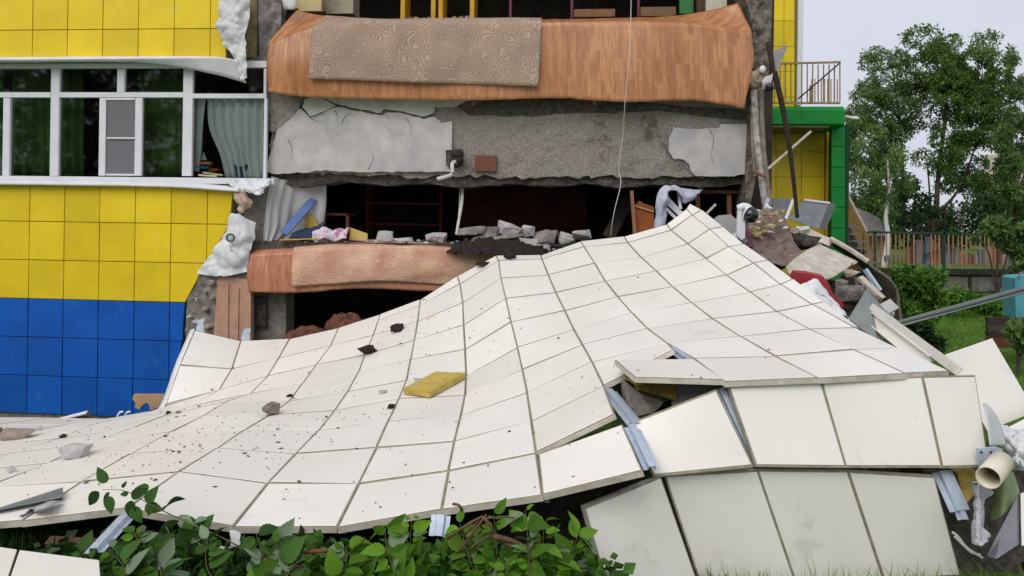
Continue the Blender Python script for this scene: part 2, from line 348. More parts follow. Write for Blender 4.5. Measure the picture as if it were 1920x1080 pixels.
mesh('ground', [(x, y, G(x, y)) for y in gy for x in gx],
     [(j * len(gx) + i, j * len(gx) + i + 1, (j + 1) * len(gx) + i + 1, (j + 1) * len(gx) + i) for j in range(len(gy) - 1) for i in range(len(gx) - 1)],
     GRASSG, None, True)
tag(bpy.data.objects['ground'], kind='structure')

# ------------------------------------------------------------------ cassette panels
def cassette(name, q, mats, parent, nrm_hint, gap=0.006, deep=0.03, lip=0.009, bulge=0.0, n=4, dl=None, gapv=None, warp=0.0):
    dl = dl or deep
    """folded sheet-metal panel: slightly dished face, rounded-over rim, folded sides, lip at the back"""
    q = [V(p) for p in q]                    # top left, top right, bottom right, bottom left
    nr = (q[1] - q[0]).cross(q[3] - q[0]) + (q[1] - q[2]).cross(q[3] - q[2]) * 1.0
    nr = ((q[2] - q[0]).cross(q[3] - q[1])).normalized()
    if nr.dot(V(nrm_hint)) < 0: nr = -nr
    cen = sum(q, V()) / 4
    gv = gapv or gap; rq_ = random.Random(int(cen.x * 977 + cen.y * 613 + cen.z * 391))
    q = [p + nr * rq_.uniform(-warp, warp) for p in q]
    def shrink(f, ex):
        o = []; du, dv = gap * f + ex, gv * f + ex
        for i in range(4):
            e1 = (q[(i + 1) % 4] - q[i]).normalized(); e0 = (q[(i - 1) % 4] - q[i]).normalized()
            o.append(q[i] + (e1 * du + e0 * dv if i % 2 == 0 else e1 * dv + e0 * du))
        return o
    def bil(s, u, v): return (s[0] * (1 - u) + s[1] * u) * (1 - v) + (s[3] * (1 - u) + s[2] * u) * v
    s = shrink(1, .003); vs_ = []; seed = (cen.x * 3.1 + cen.z * 5.3) % 7
    for j in range(n + 1):
        for i in range(n + 1):
            u, v = i / n, j / n
            d = math.sin(math.pi * u) * math.sin(math.pi * v) * bulge * noise.noise(V((u * 1.6 + seed, v * 1.6, seed)))
            vs_.append(bil(s, u, v) + nr * d)
    fs = [(j * (n + 1) + i, j * (n + 1) + i + 1, (j + 1) * (n + 1) + i + 1, (j + 1) * (n + 1) + i) for j in range(n) for i in range(n)]
    fm = [0] * len(fs)
    bi = [(i, 0) for i in range(n)] + [(n, j) for j in range(n)] + [(i, n) for i in range(n, 0, -1)] + [(0, j) for j in range(n, 0, -1)]
    ring = [j * (n + 1) + i for i, j in bi]
    for d, ex, dn, mi in ((1, 0, 0.003, 0), (1, 0, dl, 1 if len(mats) > 2 else 0), (0 if lip > 0 else 1, 0, dl + .0002, 1), (0 if lip > 0 else 1, 0, deep + 0.008, 0), (1, .02, deep + 0.0085, 1)):
        s2 = shrink(d, ex); st = len(vs_)
        vs_ += [bil(s2, i / n, j / n) - nr * dn for i, j in bi]
        m = len(bi)
        fs += [(ring[k], ring[(k + 1) % m], st + (k + 1) % m, st + k) for k in range(m)]; fm += [mi] * m
        ring = list(range(st, st + m))
    fs.append(tuple(ring)); fm.append(1)
    if len(mats) > 2: fm = [0] * (n * n) + [2 if x == 0 else x for x in fm[n * n:]]; fm[n * n:n * n + len(bi)] = [0] * len(bi)
    o = mesh(name, vs_, fs, None, parent, False, mats=mats, fm=fm)
    for i in range(n * n): o.data.polygons[i].use_smooth = True
    rs = set(j * (n + 1) + i for i, j in bi)
    for e in o.data.edges:
        if e.vertices[0] in rs and e.vertices[1] in rs: e.use_edge_sharp = True
    return o

# ------------------------------------------------------------------ the damaged building
bld = thing('damaged_building', 'yellow and blue clad building with its front torn open to bare concrete floors', 'building', L(A(960, 600), 0, 0))
cutpx = pxy(424, 0, 424, 112, 438, 340, 438, 398, 428, 428, 404, 470, 368, 520, 347, 560, 345, 625, 330, 700, 298, 790)
cutz = [(Z(x, y), A(x, y)) for x, y in cutpx]
def cut(z):
    if z >= cutz[0][0]: return cutz[0][1]
    for (z0, a0), (z1, a1) in zip(cutz, cutz[1:]):
        if z1 <= z <= z0: return a0 + (a1 - a0) * (z0 - z) / max(z0 - z1, 1e-6)
    return cutz[-1][1]
a_up = A(61, 50); a_lo = A(55, 420)
S = 0.58
def band(a0, ztop, zs, mats, hint=-FB):
    zt = ztop
    for zb in zs:
        for k in range(-9, 8):
            l = a0 + S * k - S; r = l + S
            rt, rb = min(r, cut(zt - 0.01)), min(r, cut(zb + 0.01))
            if rt - l < 0.03 and rb - l < 0.03: continue
            rt, rb = max(rt, l + 0.015), max(rb, l + 0.015)
            if A(-430, 300) > r: continue
            cassette('wall_panel', [L(l, 0, zt), L(rt, 0, zt), L(rb, 0, zb), L(l, 0, zb)], mats, bld, -FB, gap=0.006, deep=0.022, lip=0.006, bulge=0.008, n=3, warp=.0035)
        zt = zb
zj = Z(0, 56.7)
band(a_up, zj + 2 * S, [zj + S, zj, Z(0, 110.5)], [YELLOW, YEDGE])
zl = Z(0, 345)
zrows = [Z(0, 414.2), Z(0, 486), Z(0, 558.4)]
band(a_lo, zl, zrows, [YELLOW, YEDGE])
band(a_lo, zrows[-1], [Z(0, 630), Z(0, 702), Z(0, 773)], [BLUE, BEDGE])
# masonry behind the cladding
aL = A(-440, 300)
def wallpoly(zt, zb, b0, b1, mat, name='wall'):
    zs = [zt + (zb - zt) * i / 8 for i in range(9)]
    pts = [L(aL, b0, zt)] + [L(cut(z) - 0.02, b0, z) for z in zs] + [L(aL, b0, zb)]
    return MB().prism(pts, FB * (b1 - b0)).build(name, mat, bld)
wallpoly(zj + 2 * S, Z(0, 118), 0.05, 0.42, CONC)
wallpoly(zl - 0.01, -0.35, 0.05, 0.42, CONC)
MB().box(L((aL + A(300, 780)) / 2, 0.12, Z(0, 773) - 0.1), FA * (A(300, 780) - aL) / 2, FB * 0.04, V((0, 0, 0.09))).build('plinth', DARKC, bld)  # recess shade under the blue panels is put into this dark colour

# ---- strip of windows over the yellow band
zw0, zw1 = Z(0, 337), Z(0, 124)
win = MB()
def fbar(x0, y0, x1, y1, b=0.10, d=0.07):    # upright rectangle of the facade given by two corners
    p = F((x0 + x1) / 2, (y0 + y1) / 2, b); q0 = F(x0, (y0 + y1) / 2, b); q1 = F(x1, (y0 + y1) / 2, b); r0 = F((x0 + x1) / 2, y0, b); r1 = F((x0 + x1) / 2, y1, b)
    return (p, FA * ((q1 - q0).dot(FA) / 2), FB * d / 2, V((0, 0, (r0 - r1).z / 2)))
w_ = MB()
for r in ((-430, 330, 500, 341), (-430, 117, 500, 129)): w_.box(*fbar(*r))
window = w_.build('window', PVC, bld)
for n_, r in (('mullion', (97, 129, 112.5, 330)), ('mullion', (344.5, 129, 362, 330)), ('mullion', (-78, 129, -60, 330)), ('mullion', (-250, 129, -234, 330)), ('mullion', (-420, 129, -404, 330)), ('transom', (-233.5, 173.5, -78.5, 183)), ('transom', (-403.5, 173.5, -250.5, 183)), ('transom', (-59.5, 173.5, 96.5, 183)), ('transom', (113, 173.5, 344, 183)), ('transom', (362.5, 176, 500, 184.5)),
              ('mullion', (222, 129.5, 235, 173)), ('sash_frame', (8, 184, 20.5, 329.5)), ('sash_frame', (188, 184, 200, 329.5)), ('sash_frame', (255, 184, 267.5, 329.5)),
              ('sash_frame', (200.5, 184, 254.5, 188)), ('sash_frame', (200.5, 326, 254.5, 329.5)), ('mosquito_net_bar', (200.5, 257.5, 254.5, 260.5)), ('mullion', (496, 185, 501, 336)), ('mullion', (496, 129.5, 501, 175.5))):
    MB().box(*fbar(*r, b=0.10 if 'net' not in n_ else 0.07, d=0.06 if 'net' not in n_ else 0.02)).build(n_, PVC, window)
for r in ((-233, 130, -79, 173), (-233, 184, -79, 329), (-403, 130, -251, 173), (-403, 184, -251, 329), (-59, 130, 96.5, 173), (113, 130, 221.5, 173), (235.5, 130, 344, 173), (363, 130, 495, 175.5), (-59, 184, 7.5, 329), (21, 184, 96.5, 329), (113, 184, 187.5, 329), (268, 184, 344, 329), (363, 185, 495, 334)):
    MB().box(*fbar(*r, b=0.115, d=0.008)).build('pane', GLASSM, window)
MB().box(*fbar(201, 188.5, 254, 325.5, b=0.085, d=0.003)).build('mosquito_net', MESHNET, window)
# sill and drip cap of bent sheet metal
cloth('window_sill', [[F(x, y, b) for x, y in zip((-430, 0, 120, 240, 330, 400, 445), (334, 337, 338.5, 340, 343, 346, 350))] for b in (0.07,)] +
      [[F(x, y, -0.10) for x, y in zip((-430, 0, 120, 240, 330, 400, 447), (340, 341.5, 342.5, 344, 347, 351, 354))]] +
      [[F(x, y, -0.105) for x, y in zip((-430, 0, 120, 240, 330, 400, 448), (345, 346.5, 348, 349.5, 352, 356.5, 360))]], METAL, bld, 40, 6, 0.004, 5, 0.004)
cloth('drip_cap', [[F(x, y, 0.02) for x, y in zip((-430, 0, 150, 300, 400, 440), (107, 107, 106, 105.5, 106, 111))]] +
      [[F(x, y, -0.17) for x, y in zip((-430, 0, 150, 300, 402, 444), (110, 109.5, 108.5, 107.5, 108, 114))]] +
      [[F(x, y, -0.175) for x, y in zip((-430, 0, 150, 300, 405, 446), (114.5, 114, 113, 112, 113, 120))]] +
      [[F(x, y, -0.10) for x, y in zip((-430, 0, 150, 290, 400, 462), (117, 117, 116, 119, 139, 156))]], METAL, bld, 40, 9, 0.003, 4, 0.003)

# ---- rooms behind: floors, ceilings, back and side walls
zU, zLw = Z(700, 42, 0.1), Z(700, 452, 0.1)      # the two floors that stick out
aR = A(1402, 300, 0.3); aM = A(512, 300, 0.3)
def slabbox(name, a0, a1, b0, b1, z0, z1, mat): return MB().box(L((a0 + a1) / 2, (b0 + b1) / 2, (z0 + z1) / 2), FA * (a1 - a0) / 2, FB * (b1 - b0) / 2, V((0, 0, (z1 - z0) / 2))).build(name, mat, bld)
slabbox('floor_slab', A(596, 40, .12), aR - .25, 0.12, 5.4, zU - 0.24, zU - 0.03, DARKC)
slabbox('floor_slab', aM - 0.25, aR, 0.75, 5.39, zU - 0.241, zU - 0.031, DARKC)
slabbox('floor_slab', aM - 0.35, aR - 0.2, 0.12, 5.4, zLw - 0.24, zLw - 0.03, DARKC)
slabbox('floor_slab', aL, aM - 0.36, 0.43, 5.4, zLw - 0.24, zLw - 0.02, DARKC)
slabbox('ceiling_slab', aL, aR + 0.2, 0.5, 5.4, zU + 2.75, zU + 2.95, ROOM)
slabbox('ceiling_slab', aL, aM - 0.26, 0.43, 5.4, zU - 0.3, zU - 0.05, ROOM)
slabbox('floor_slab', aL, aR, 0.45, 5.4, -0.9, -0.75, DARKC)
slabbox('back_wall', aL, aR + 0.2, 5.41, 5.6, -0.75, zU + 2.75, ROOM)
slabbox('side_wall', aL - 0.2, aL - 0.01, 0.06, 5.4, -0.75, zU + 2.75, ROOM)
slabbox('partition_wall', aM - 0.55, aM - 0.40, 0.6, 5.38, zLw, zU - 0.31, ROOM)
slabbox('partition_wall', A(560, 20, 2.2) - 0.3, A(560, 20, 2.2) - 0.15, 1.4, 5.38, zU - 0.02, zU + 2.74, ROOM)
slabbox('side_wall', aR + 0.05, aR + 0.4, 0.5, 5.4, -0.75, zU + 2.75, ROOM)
slabbox('room_panelling', A(860, 400, 3.5), A(1100, 400, 3.5), 3.5, 3.6, zLw, zLw + 1.0, ROOMRED)
# ---- the concrete edge between the floors: aggregate face, plaster shells, brick infill
beam = [F(x, y, 0.26) for x, y in pxy(502, 172, 700, 183, 1000, 182, 1200, 186, 1412, 186, 1410, 240, 1408, 328, 1290, 333, 1130, 331, 1000, 335, 900, 330, 780, 332, 640, 326, 520, 327, 503, 318, 508, 240)]
# subdivided rough face
def jag(pts, amp, seed, step=.07):            # broken outline
    o = []; r = random.Random(seed)
    for a, b in zip(pts, pts[1:] + pts[:1]):
        n = max(1, int((b - a).length / step)); o.append(a)
        for i in range(1, n):
            p = a.lerp(b, i / n); o.append(p + FA * r.uniform(-amp, amp) + V((0, 0, r.uniform(-amp, amp))))
    return o
def rough_face(name, pts, depth, mat, amp, seed=0, step=0.09, parent=bld):
    bm = bmesh.new(); vv = [bm.verts.new(p) for p in pts]; f = bm.faces.new(vv)
    ex = bmesh.ops.extrude_face_region(bm, geom=[f]); bmesh.ops.translate(bm, verts=[v for v in ex['geom'] if isinstance(v, bmesh.types.BMVert)], vec=depth)
    bmesh.ops.triangulate(bm, faces=bm.faces)
    for it in range(7):
        e = [e for e in bm.edges if e.calc_length() > step * 1.6]
        if not e: break
        bmesh.ops.subdivide_edges(bm, edges=e, cuts=1); bmesh.ops.triangulate(bm, faces=bm.faces)
    for v in bm.verts:
        k = noise.noise(v.co * 4 + V((seed, 0, 0))) + 0.6 * noise.noise(v.co * 11 + V((0, seed, 0)))
        v.co += V(depth).normalized() * -amp * k + V((0, 0, 1)) * amp * 0.5 * noise.noise(v.co * 6 + V((3, seed, 1)))
    bm.verts.index_update()
    vs_ = [v.co.copy() for v in bm.verts]; fs = [tuple(v.index for v in f.verts) for f in bm.faces]; bm.free()
    return mesh(name, vs_, fs, mat, parent)
bm_ = rough_face('concrete_edge_beam', jag(beam, .03, 4), FB * 0.4, AGGR, 0.034, 1, .06)
rough_face('broken_underside', [F(x, y, 0.34) for x, y in pxy(506, 322, 700, 326, 1000, 330, 1400, 326, 1402, 343, 1330, 352, 1250, 346, 1160, 352, 1100, 343, 1030, 350, 960, 344, 860, 352, 800, 343, 720, 347, 640, 340, 560, 352, 510, 340)], FB * 0.5, DARKC, 0.05, 5, .07)  # shade of the slab underside is put into the dark colour
def tp(ox, oy, k, *xy): return [(ox + xy[i] / k, oy + xy[i + 1] / k) for i in range(0, len(xy), 2)]
low = tp(480, 0, 3, 52, 958, 75, 880, 130, 690, 200, 622, 258, 612, 300, 662, 340, 650, 455, 600, 700, 650, 740, 632, 830, 640, 945, 670, 1000, 655, 1045, 692, 1100, 680, 1102, 842, 1066, 846, 1070, 930, 1098, 968, 900, 966, 600, 968, 340, 958, 310, 968, 100, 978)
upp = tp(480, 0, 3, 268, 604, 272, 560, 360, 530, 372, 548, 456, 586, 698, 636, 718, 612, 832, 626, 942, 656, 998, 636, 1006, 600, 1120, 600, 1180, 566, 1182, 545, 900, 530, 600, 525, 300, 528)
upp = tp(480, 0, 3, 372, 548, 456, 586, 698, 636, 718, 612, 832, 626, 942, 656, 998, 636, 1006, 600, 1120, 600, 1180, 566, 1182, 545, 900, 530, 600, 525, 380, 528)
cnr = tp(480, 0, 3, 262, 604, 272, 560, 360, 532, 366, 550, 450, 594, 338, 644, 302, 656)
rgt = tp(980, 0, 3, 850, 716, 920, 724, 1000, 727, 1050, 718, 1108, 716, 1112, 700, 1278, 694, 1286, 780, 1276, 984, 1100, 992, 975, 990, 946, 962, 938, 925, 905, 898, 850, 896, 836, 870, 820, 850, 822, 780)
for k, (pp, mt) in enumerate(((low, PLASTER), (upp, PLASTER2), (cnr, PLASTER2), (rgt, PLASTER))):
    rough_face('plaster_shell', jag([F(x, y, 0.205) for x, y in pp], .012, k), FB * 0.045, mt, 0.004, 11 + k, 0.14, bm_)
CRK = M('crack_shade', (0.05, 0.045, 0.04), None, .95)  # raised dark lines; the shade inside the cracks is put into the colour
for k, ln in enumerate((pxy(566, 205, 578, 216, 588, 220, 604, 216, 612, 213), pxy(640, 232, 650, 216, 658, 215, 670, 221), pxy(712, 213, 722, 217, 732, 224), pxy(582, 219, 586, 223, 604, 230), pxy(628, 208, 634, 220, 630, 226), pxy(760, 222, 772, 236, 770, 252), pxy(540, 262, 548, 280, 545, 300), pxy(1330, 242, 1338, 262, 1334, 290, 1342, 318), pxy(690, 318, 700, 300, 698, 286))):
    cp = spline([F(x, y, .2045) for x, y in ln], 5 * len(ln)); MB().tube([p + V((0, 0, .012 * noise.noise(p * 25))) for p in cp], [.0055 * (1 - .7 * i / len(cp)) for i in range(len(cp))], 5).build('crack', CRK, bm_)
MB().box(*fbar(891, 292, 931, 321, b=0.22, d=0.06)).build('brick', BRICK, bm_)
rough_face('dark_concrete_band', [F(x, y, 0.235) for x, y in pxy(858, 200, 880, 190, 1010, 186, 1140, 190, 1300, 200, 1405, 206, 1404, 224, 1330, 219, 1240, 207, 1150, 212, 1080, 211, 1000, 217, 880, 216)], FB * 0.04, DARKC, 0.012, 21, 0.1, bm_)  # darker concrete strip just under the linoleum hem
# pier stub at the left end of the beam, with its broken render
rough_face('pier_stub', [F(x, y, 0.2) for x, y in pxy(505, 172, 566, 178, 560, 205, 545, 222, 512, 248, 505, 245)], FB * 0.09, CONC, 0.01, 31)
# left torn edge next to the upper windows
MB().prism([F(x, y, 0.3) for x, y in pxy(462, -20, 505, -20, 498, 120, 470, 122)], FB * 0.3).build('torn_wall_edge', DARKC, bld)
MB().box(*fbar(463, -30, 483, 108, b=0.25, d=0.06)).build('post', M('mouldy_timber', (0.30, 0.25, 0.13), (0.14, 0.12, 0.06), 0.9, 6), bld)
rough_face('broken_wall_face', [F(x, y, 0.24) for x, y in pxy(484, -20, 528, -20, 526, 50, 512, 70, 512, 122, 486, 118)], FB * 0.2, M('flaked_grey_wall', (0.32, 0.29, 0.28), (0.10, 0.085, 0.08), 0.9, 7, 0.01, 30), 0.02, 41)
rough_face('rubble_sill', [F(x, y, 0.2) for x, y in pxy(462, 112, 480, 106, 502, 108, 502, 124, 464, 124)], FB * 0.3, CONC, 0.03, 43, 0.05)
# lower left: grey pier, stone-and-mortar masonry, salmon wall panel
rough_face('pier', [F(x, y, 0.22) for x, y in pxy(462, 350, 503, 350, 497, 455, 470, 505, 466, 640, 440, 640, 448, 470)], FB * 0.35, CONC, 0.012, 51)
mas = rough_face('broken_masonry', [F(x, y, 0.02) for x, y in pxy(352, 560, 376, 515, 404, 510, 412, 520, 405, 560, 408, 640, 400, 700, 348, 700, 346, 640)], FB * 0.3, CONC, 0.04, 61, 0.06)
for k, (x, y, s) in enumerate(((395, 528, .12), (370, 560, .1), (384, 580, .14), (366, 600, .1), (390, 612, .12), (372, 634, .11), (398, 556, .08), (356, 590, .09), (384, 545, .07))):
    rock('mortar_lump', F(x, y + 6, -0.03), (s, s * 0.8, s * 0.7), GREYC if k % 2 else BEIGEC, 70 + k, mas, k)
pan = rough_face('salmon_wall_panel', [F(x, y, 0.0) for x, y in pxy(408, 518, 470, 524, 470, 700, 402, 700, 400, 640)], FB * 0.12, PINKW, 0.006, 81, 0.12)
for x0, x1, y0, y1 in ((424, 428, 530, 700), (444.5, 447, 540, 700)):
    MB().box(*fbar(x0, y0, x1, y1, b=-0.01, d=0.03)).build('cover_strip', PINKW, pan)
rough_face('pier', [F(x, y, 0.35) for x, y in pxy(472, 545, 536, 545, 536, 700, 472, 700)], FB * 0.35, CONC, 0.01, 91)
MB().box(*fbar(476, 556, 500, 612, b=0.30, d=0.08)).build('niche_board', DARKC, bld)
rough_face('rubble_ledge', [F(x, y, 0.04) for x, y in pxy(412, 520, 432, 512, 462, 510, 466, 526, 440, 527)], FB * 0.3, CONC, 0.03, 95, 0.05)
# right end of the opening: torn column
rough_face('torn_column', [F(x, y, 0.1) for x, y in pxy(1392, -30, 1448, -30, 1446, 80, 1440, 150, 1424, 160, 1418, 330, 1404, 400, 1396, 400, 1406, 180, 1412, 60)], FB * 0.6, M('torn_dark_masonry', (0.27, 0.23, 0.19), (0.055, 0.045, 0.04), 0.95, 10, 0.03, 30, spots=[((0.3, 0.28, 0.12), 5, 0.64)]), 0.03, 101, 0.08)
for k, (x0, y0, x1, y1, r) in enumerate(((1414, 170, 1436, 390, .05), (1427, 165, 1444, 385, .035), (1412, 180, 1416, 330, .02))):
    MB().tube(spline([F(x0, y0, 0.0), F((x0 + x1) / 2 - 4, (y0 + y1) / 2, -0.04), F(x1, y1, -0.1)], 8), r, 7).build('hanging_batten', TIMBER if k else M('flaking_white_pipe', (0.52, 0.50, 0.47), (0.2, 0.18, 0.16), 0.8, 12), bld)
# ------------------------------------------------------------------ the fallen sheet of cream cladding
PX = {
 'L': {0: (365, 619), 2: (337, 684), 3: (311, 758)},
 'u': {3: (283, 771), 4: (245, 782), 5: (180, 794), 6: (108, 822), 7: (15, 850), 8: (-75, 886), 9: (-205, 922)},
 'v': {0: (452, 639), 2: (435, 691), 3: (411, 731), 4: (362, 760), 5: (311, 778), 6: (250, 801), 7: (176, 829), 8: (92, 867), 9: (-25, 912), 10: (-160, 990)},
 'w': {0: (543, 635), 2: (523, 670), 3: (502, 704), 4: (470, 738), 5: (424, 752), 6: (383, 778), 7: (322, 809), 8: (247, 849), 9: (154, 902), 10: (41, 975)},
 'x': {0: (635, 615), 2: (620, 648), 3: (593, 683), 4: (568, 717), 5: (543, 751), 6: (507, 777), 7: (460, 805), 8: (408, 839), 9: (335, 884), 10: (238, 952)},
 'y': {0: (713, 589), 1: (709, 601), 2: (700, 628), 3: (684, 665), 4: (673, 696), 5: (652, 733), 6: (628, 769), 7: (598, 806), 8: (555, 850), 9: (503, 905), 10: (437, 987)},
 'z': {0: (788, 561), 1: (787, 572), 2: (783, 602), 3: (777, 637), 4: (770, 673), 5: (762, 713), 6: (748, 747), 7: (728, 788), 8: (706, 839), 9: (673, 906), 10: (632, 988)},
 'a': {0: (857, 517), 1: (862, 532), 2: (868, 568), 3: (869, 609), 4: (872, 655), 5: (874, 705), 6: (872, 741), 7: (864, 778), 8: (852, 827), 9: (841, 882), 10: (828, 955)},
 'b': {0: (930, 479), 1: (935, 488), 2: (939, 521), 3: (948, 559), 4: (958, 603), 5: (970, 651), 6: (979, 692), 7: (988, 735), 8: (996, 789), 9: (1005, 848), 10: (1017, 928)},
 'c': {0: (1014, 478), 1: (1016, 485), 2: (1028, 515), 3: (1042, 548), 4: (1059, 582), 5: (1076, 618), 6: (1092, 646), 7: (1110, 678), 8: (1132, 723), 9: (1158, 785), 10: (1205, 882)},
 'd': {0: (1088, 452), 1: (1095, 462), 2: (1115, 493), 3: (1135, 527), 4: (1158, 556), 5: (1185, 586), 6: (1214, 616), 7: (1251, 643), 8: (1301, 672), 9: (1358, 716)},
 'e': {0: (1170, 443), 1: (1177, 455), 2: (1202, 482), 3: (1230, 507), 4: (1261, 537), 5: (1297, 567), 6: (1336, 597), 7: (1388, 630), 8: (1454, 667), 9: (1534, 707)},
 'f': {0: (1250, 420), 1: (1258, 431), 2: (1290, 457), 3: (1324, 484), 4: (1362, 515), 5: (1407, 547), 6: (1457, 584), 7: (1518, 617), 8: (1601, 655), 9: (1698, 699)},
 'g': {0: (1287, 391), 1: (1298, 403), 2: (1331, 429), 3: (1367, 462), 4: (1413, 493), 5: (1464, 533), 6: (1523, 570), 7: (1603, 613), 8: (1684, 651), 9: (1780, 695)},
 'h': {0: (1293, 381), 1: (1316, 393), 2: (1356, 425), 3: (1395, 457), 4: (1440, 488), 5: (1487, 522), 6: (1545, 565), 7: (1610, 614)},
}
DY = {
 'L': {0: 9.43, 2: 8.78, 3: 8.31}, 'u': {3: 8.34, 4: 7.76, 5: 7.16, 6: 6.55, 7: 5.96, 8: 5.37, 9: 4.80},
 'v': {0: 9.65, 2: 8.92, 3: 8.36, 4: 7.77, 5: 7.18, 6: 6.57, 7: 5.98, 8: 5.39, 9: 4.80, 10: 4.21},
 'w': {0: 9.72, 2: 8.92, 3: 8.36, 4: 7.78, 5: 7.20, 6: 6.62, 7: 6.02, 8: 5.42, 9: 4.83, 10: 4.25},
 'x': {0: 9.76, 2: 8.95, 3: 8.37, 4: 7.78, 5: 7.21, 6: 6.62, 7: 6.04, 8: 5.46, 9: 4.87, 10: 4.28},
 'y': {0: 9.74, 1: 9.49, 2: 8.90, 3: 8.34, 4: 7.77, 5: 7.19, 6: 6.61, 7: 6.03, 8: 5.45, 9: 4.87, 10: 4.29},
 'z': {0: 9.65, 1: 9.43, 2: 8.87, 3: 8.31, 4: 7.74, 5: 7.18, 6: 6.60, 7: 6.02, 8: 5.44, 9: 4.86, 10: 4.28},
 'a': {0: 9.58, 1: 9.38, 2: 8.83, 3: 8.28, 4: 7.72, 5: 7.16, 6: 6.58, 7: 6.00, 8: 5.42, 9: 4.84, 10: 4.27},
 'b': {0: 9.53, 1: 9.33, 2: 8.76, 3: 8.21, 4: 7.67, 5: 7.11, 6: 6.54, 7: 5.96, 8: 5.38, 9: 4.81, 10: 4.23},
 'c': {0: 9.51, 1: 9.31, 2: 8.76, 3: 8.20, 4: 7.64, 5: 7.07, 6: 6.49, 7: 5.91, 8: 5.34, 9: 4.77, 10: 4.21},
 'd': {0: 9.59, 1: 9.36, 2: 8.78, 3: 8.22, 4: 7.64, 5: 7.06, 6: 6.48, 7: 5.89, 8: 5.30, 9: 4.73},
 'e': {0: 9.58, 1: 9.39, 2: 8.81, 3: 8.22, 4: 7.65, 5: 7.07, 6: 6.49, 7: 5.91, 8: 5.33, 9: 4.75},
 'f': {0: 9.45, 1: 9.29, 2: 8.77, 3: 8.23, 4: 7.68, 5: 7.12, 6: 6.55, 7: 5.97, 8: 5.39, 9: 4.81},
 'g': {0: 9.68, 1: 9.48, 2: 8.98, 3: 8.45, 4: 7.90, 5: 7.33, 6: 6.76, 7: 6.19, 8: 5.62, 9: 5.04},
 'h': {0: 9.85, 1: 9.58, 2: 9.10, 3: 8.57, 4: 8.02, 5: 7.45, 6: 6.88, 7: 6.24},
}
SV = {(c, k): P(*PX[c][k], DY[c][k]) for c in PX for k in PX[c]}
order = 'Luvwxyzabcdefgh'
fall = thing('collapsed_cladding', 'large fallen sheet of cream square panels draped from the torn floors to the grass', 'cladding', (0.3, 5.0, G(0.3, 5)))
UP = V((0, -0.35, 1))
QUADS = []
def sheet_panel(q, hint=UP, deep=0.032, **kw):
    kw.setdefault('bulge', 0.007)
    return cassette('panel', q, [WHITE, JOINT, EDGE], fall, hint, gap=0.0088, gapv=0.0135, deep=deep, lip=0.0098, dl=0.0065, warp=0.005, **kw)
special = {('c', 8): [P(1152, 673, 5.36), SV[('d', 8)], SV[('d', 9)] + V((0, 0, 0.02)), P(1190, 706, 4.78)],
           ('c', 7): [SV[('c', 7)], SV[('d', 7)], P(1262, 653, 5.32), P(1131, 722, 5.33)],
           ('b', 8): [SV[('b', 8)], SV[('c', 8)], P(1152, 776, 4.78), SV[('b', 9)]],
           ('b', 9): [P(1009, 851, 4.80), P(1166, 793, 4.76), P(1205, 882, 4.21), SV[('b', 10)]],
           ('d', 8): [SV[('d', 8)], SV[('e', 8)], SV[('e', 9)], SV[('d', 9)]]}
for i in range(1, len(order) - 1):
    c0, c1 = order[i], order[i + 1]
    for k in range(10):
        if (c0, k) in special: q = special[(c0, k)]
        else:
            k2 = k + 1
            if (c0, k) not in SV or (c1, k) not in SV: continue
            if k == 0 and not ((c0, 1) in SV and (c1, 1) in SV):
                if k == 0 and (c0, 1) not in SV and (c1, 1) not in SV: k2 = 2
                elif k == 0 and (c0, 1) not in SV:      # column x-y: long strip to short strip
                    q = [SV[(c0, 0)], SV[(c1, 0)], SV[(c1, 2)], SV[(c0, 2)]]; sheet_panel(q); QUADS.append(q); continue
            if (c0, k2) not in SV or (c1, k2) not in SV or (c0 == 'c' and k == 9): continue
            q = [SV[(c0, k)], SV[(c1, k)], SV[(c1, k2)], SV[(c0, k2)]]
        if c0 == 'x' and k == 1: continue
        QUADS.append(q); sheet_panel(q, deep=0.032, bulge=0.007 if k > 0 else 0.002)
lq = [[SV[('L', 0)], SV[('v', 0)], SV[('v', 2)], SV[('L', 2)]], [SV[('L', 2)], SV[('v', 2)], SV[('v', 3)], SV[('L', 3)]]]
for q in lq: sheet_panel(q); QUADS.append(q)
# panels further left along the wall, partly outside the picture
TV = {3: P(205, 784, 8.5), 4: P(120, 796, 7.9), 5: P(40, 812, 7.3), 6: P(-40, 834, 6.6), 7: P(-150, 868, 5.95), 8: P(-260, 905, 5.4)}
for k in (3, 4, 5, 6, 7):
    q = [TV[k], SV[('u', k)], SV[('u', k + 1)], TV[k + 1]]; sheet_panel(q); QUADS.append(q)
T2 = {k: TV[k] + V((-.62 - .03 * k, .05, -.02)) for k in TV}; T3 = {k: T2[k] + V((-.6, .06, -.02)) for k in TV}
for k in (3, 4, 5, 6, 7):
    for a_, b_ in ((T2, TV), (T3, T2)):
        q = [a_[k], b_[k], b_[k + 1], a_[k + 1]]; sheet_panel(q); QUADS.append(q)
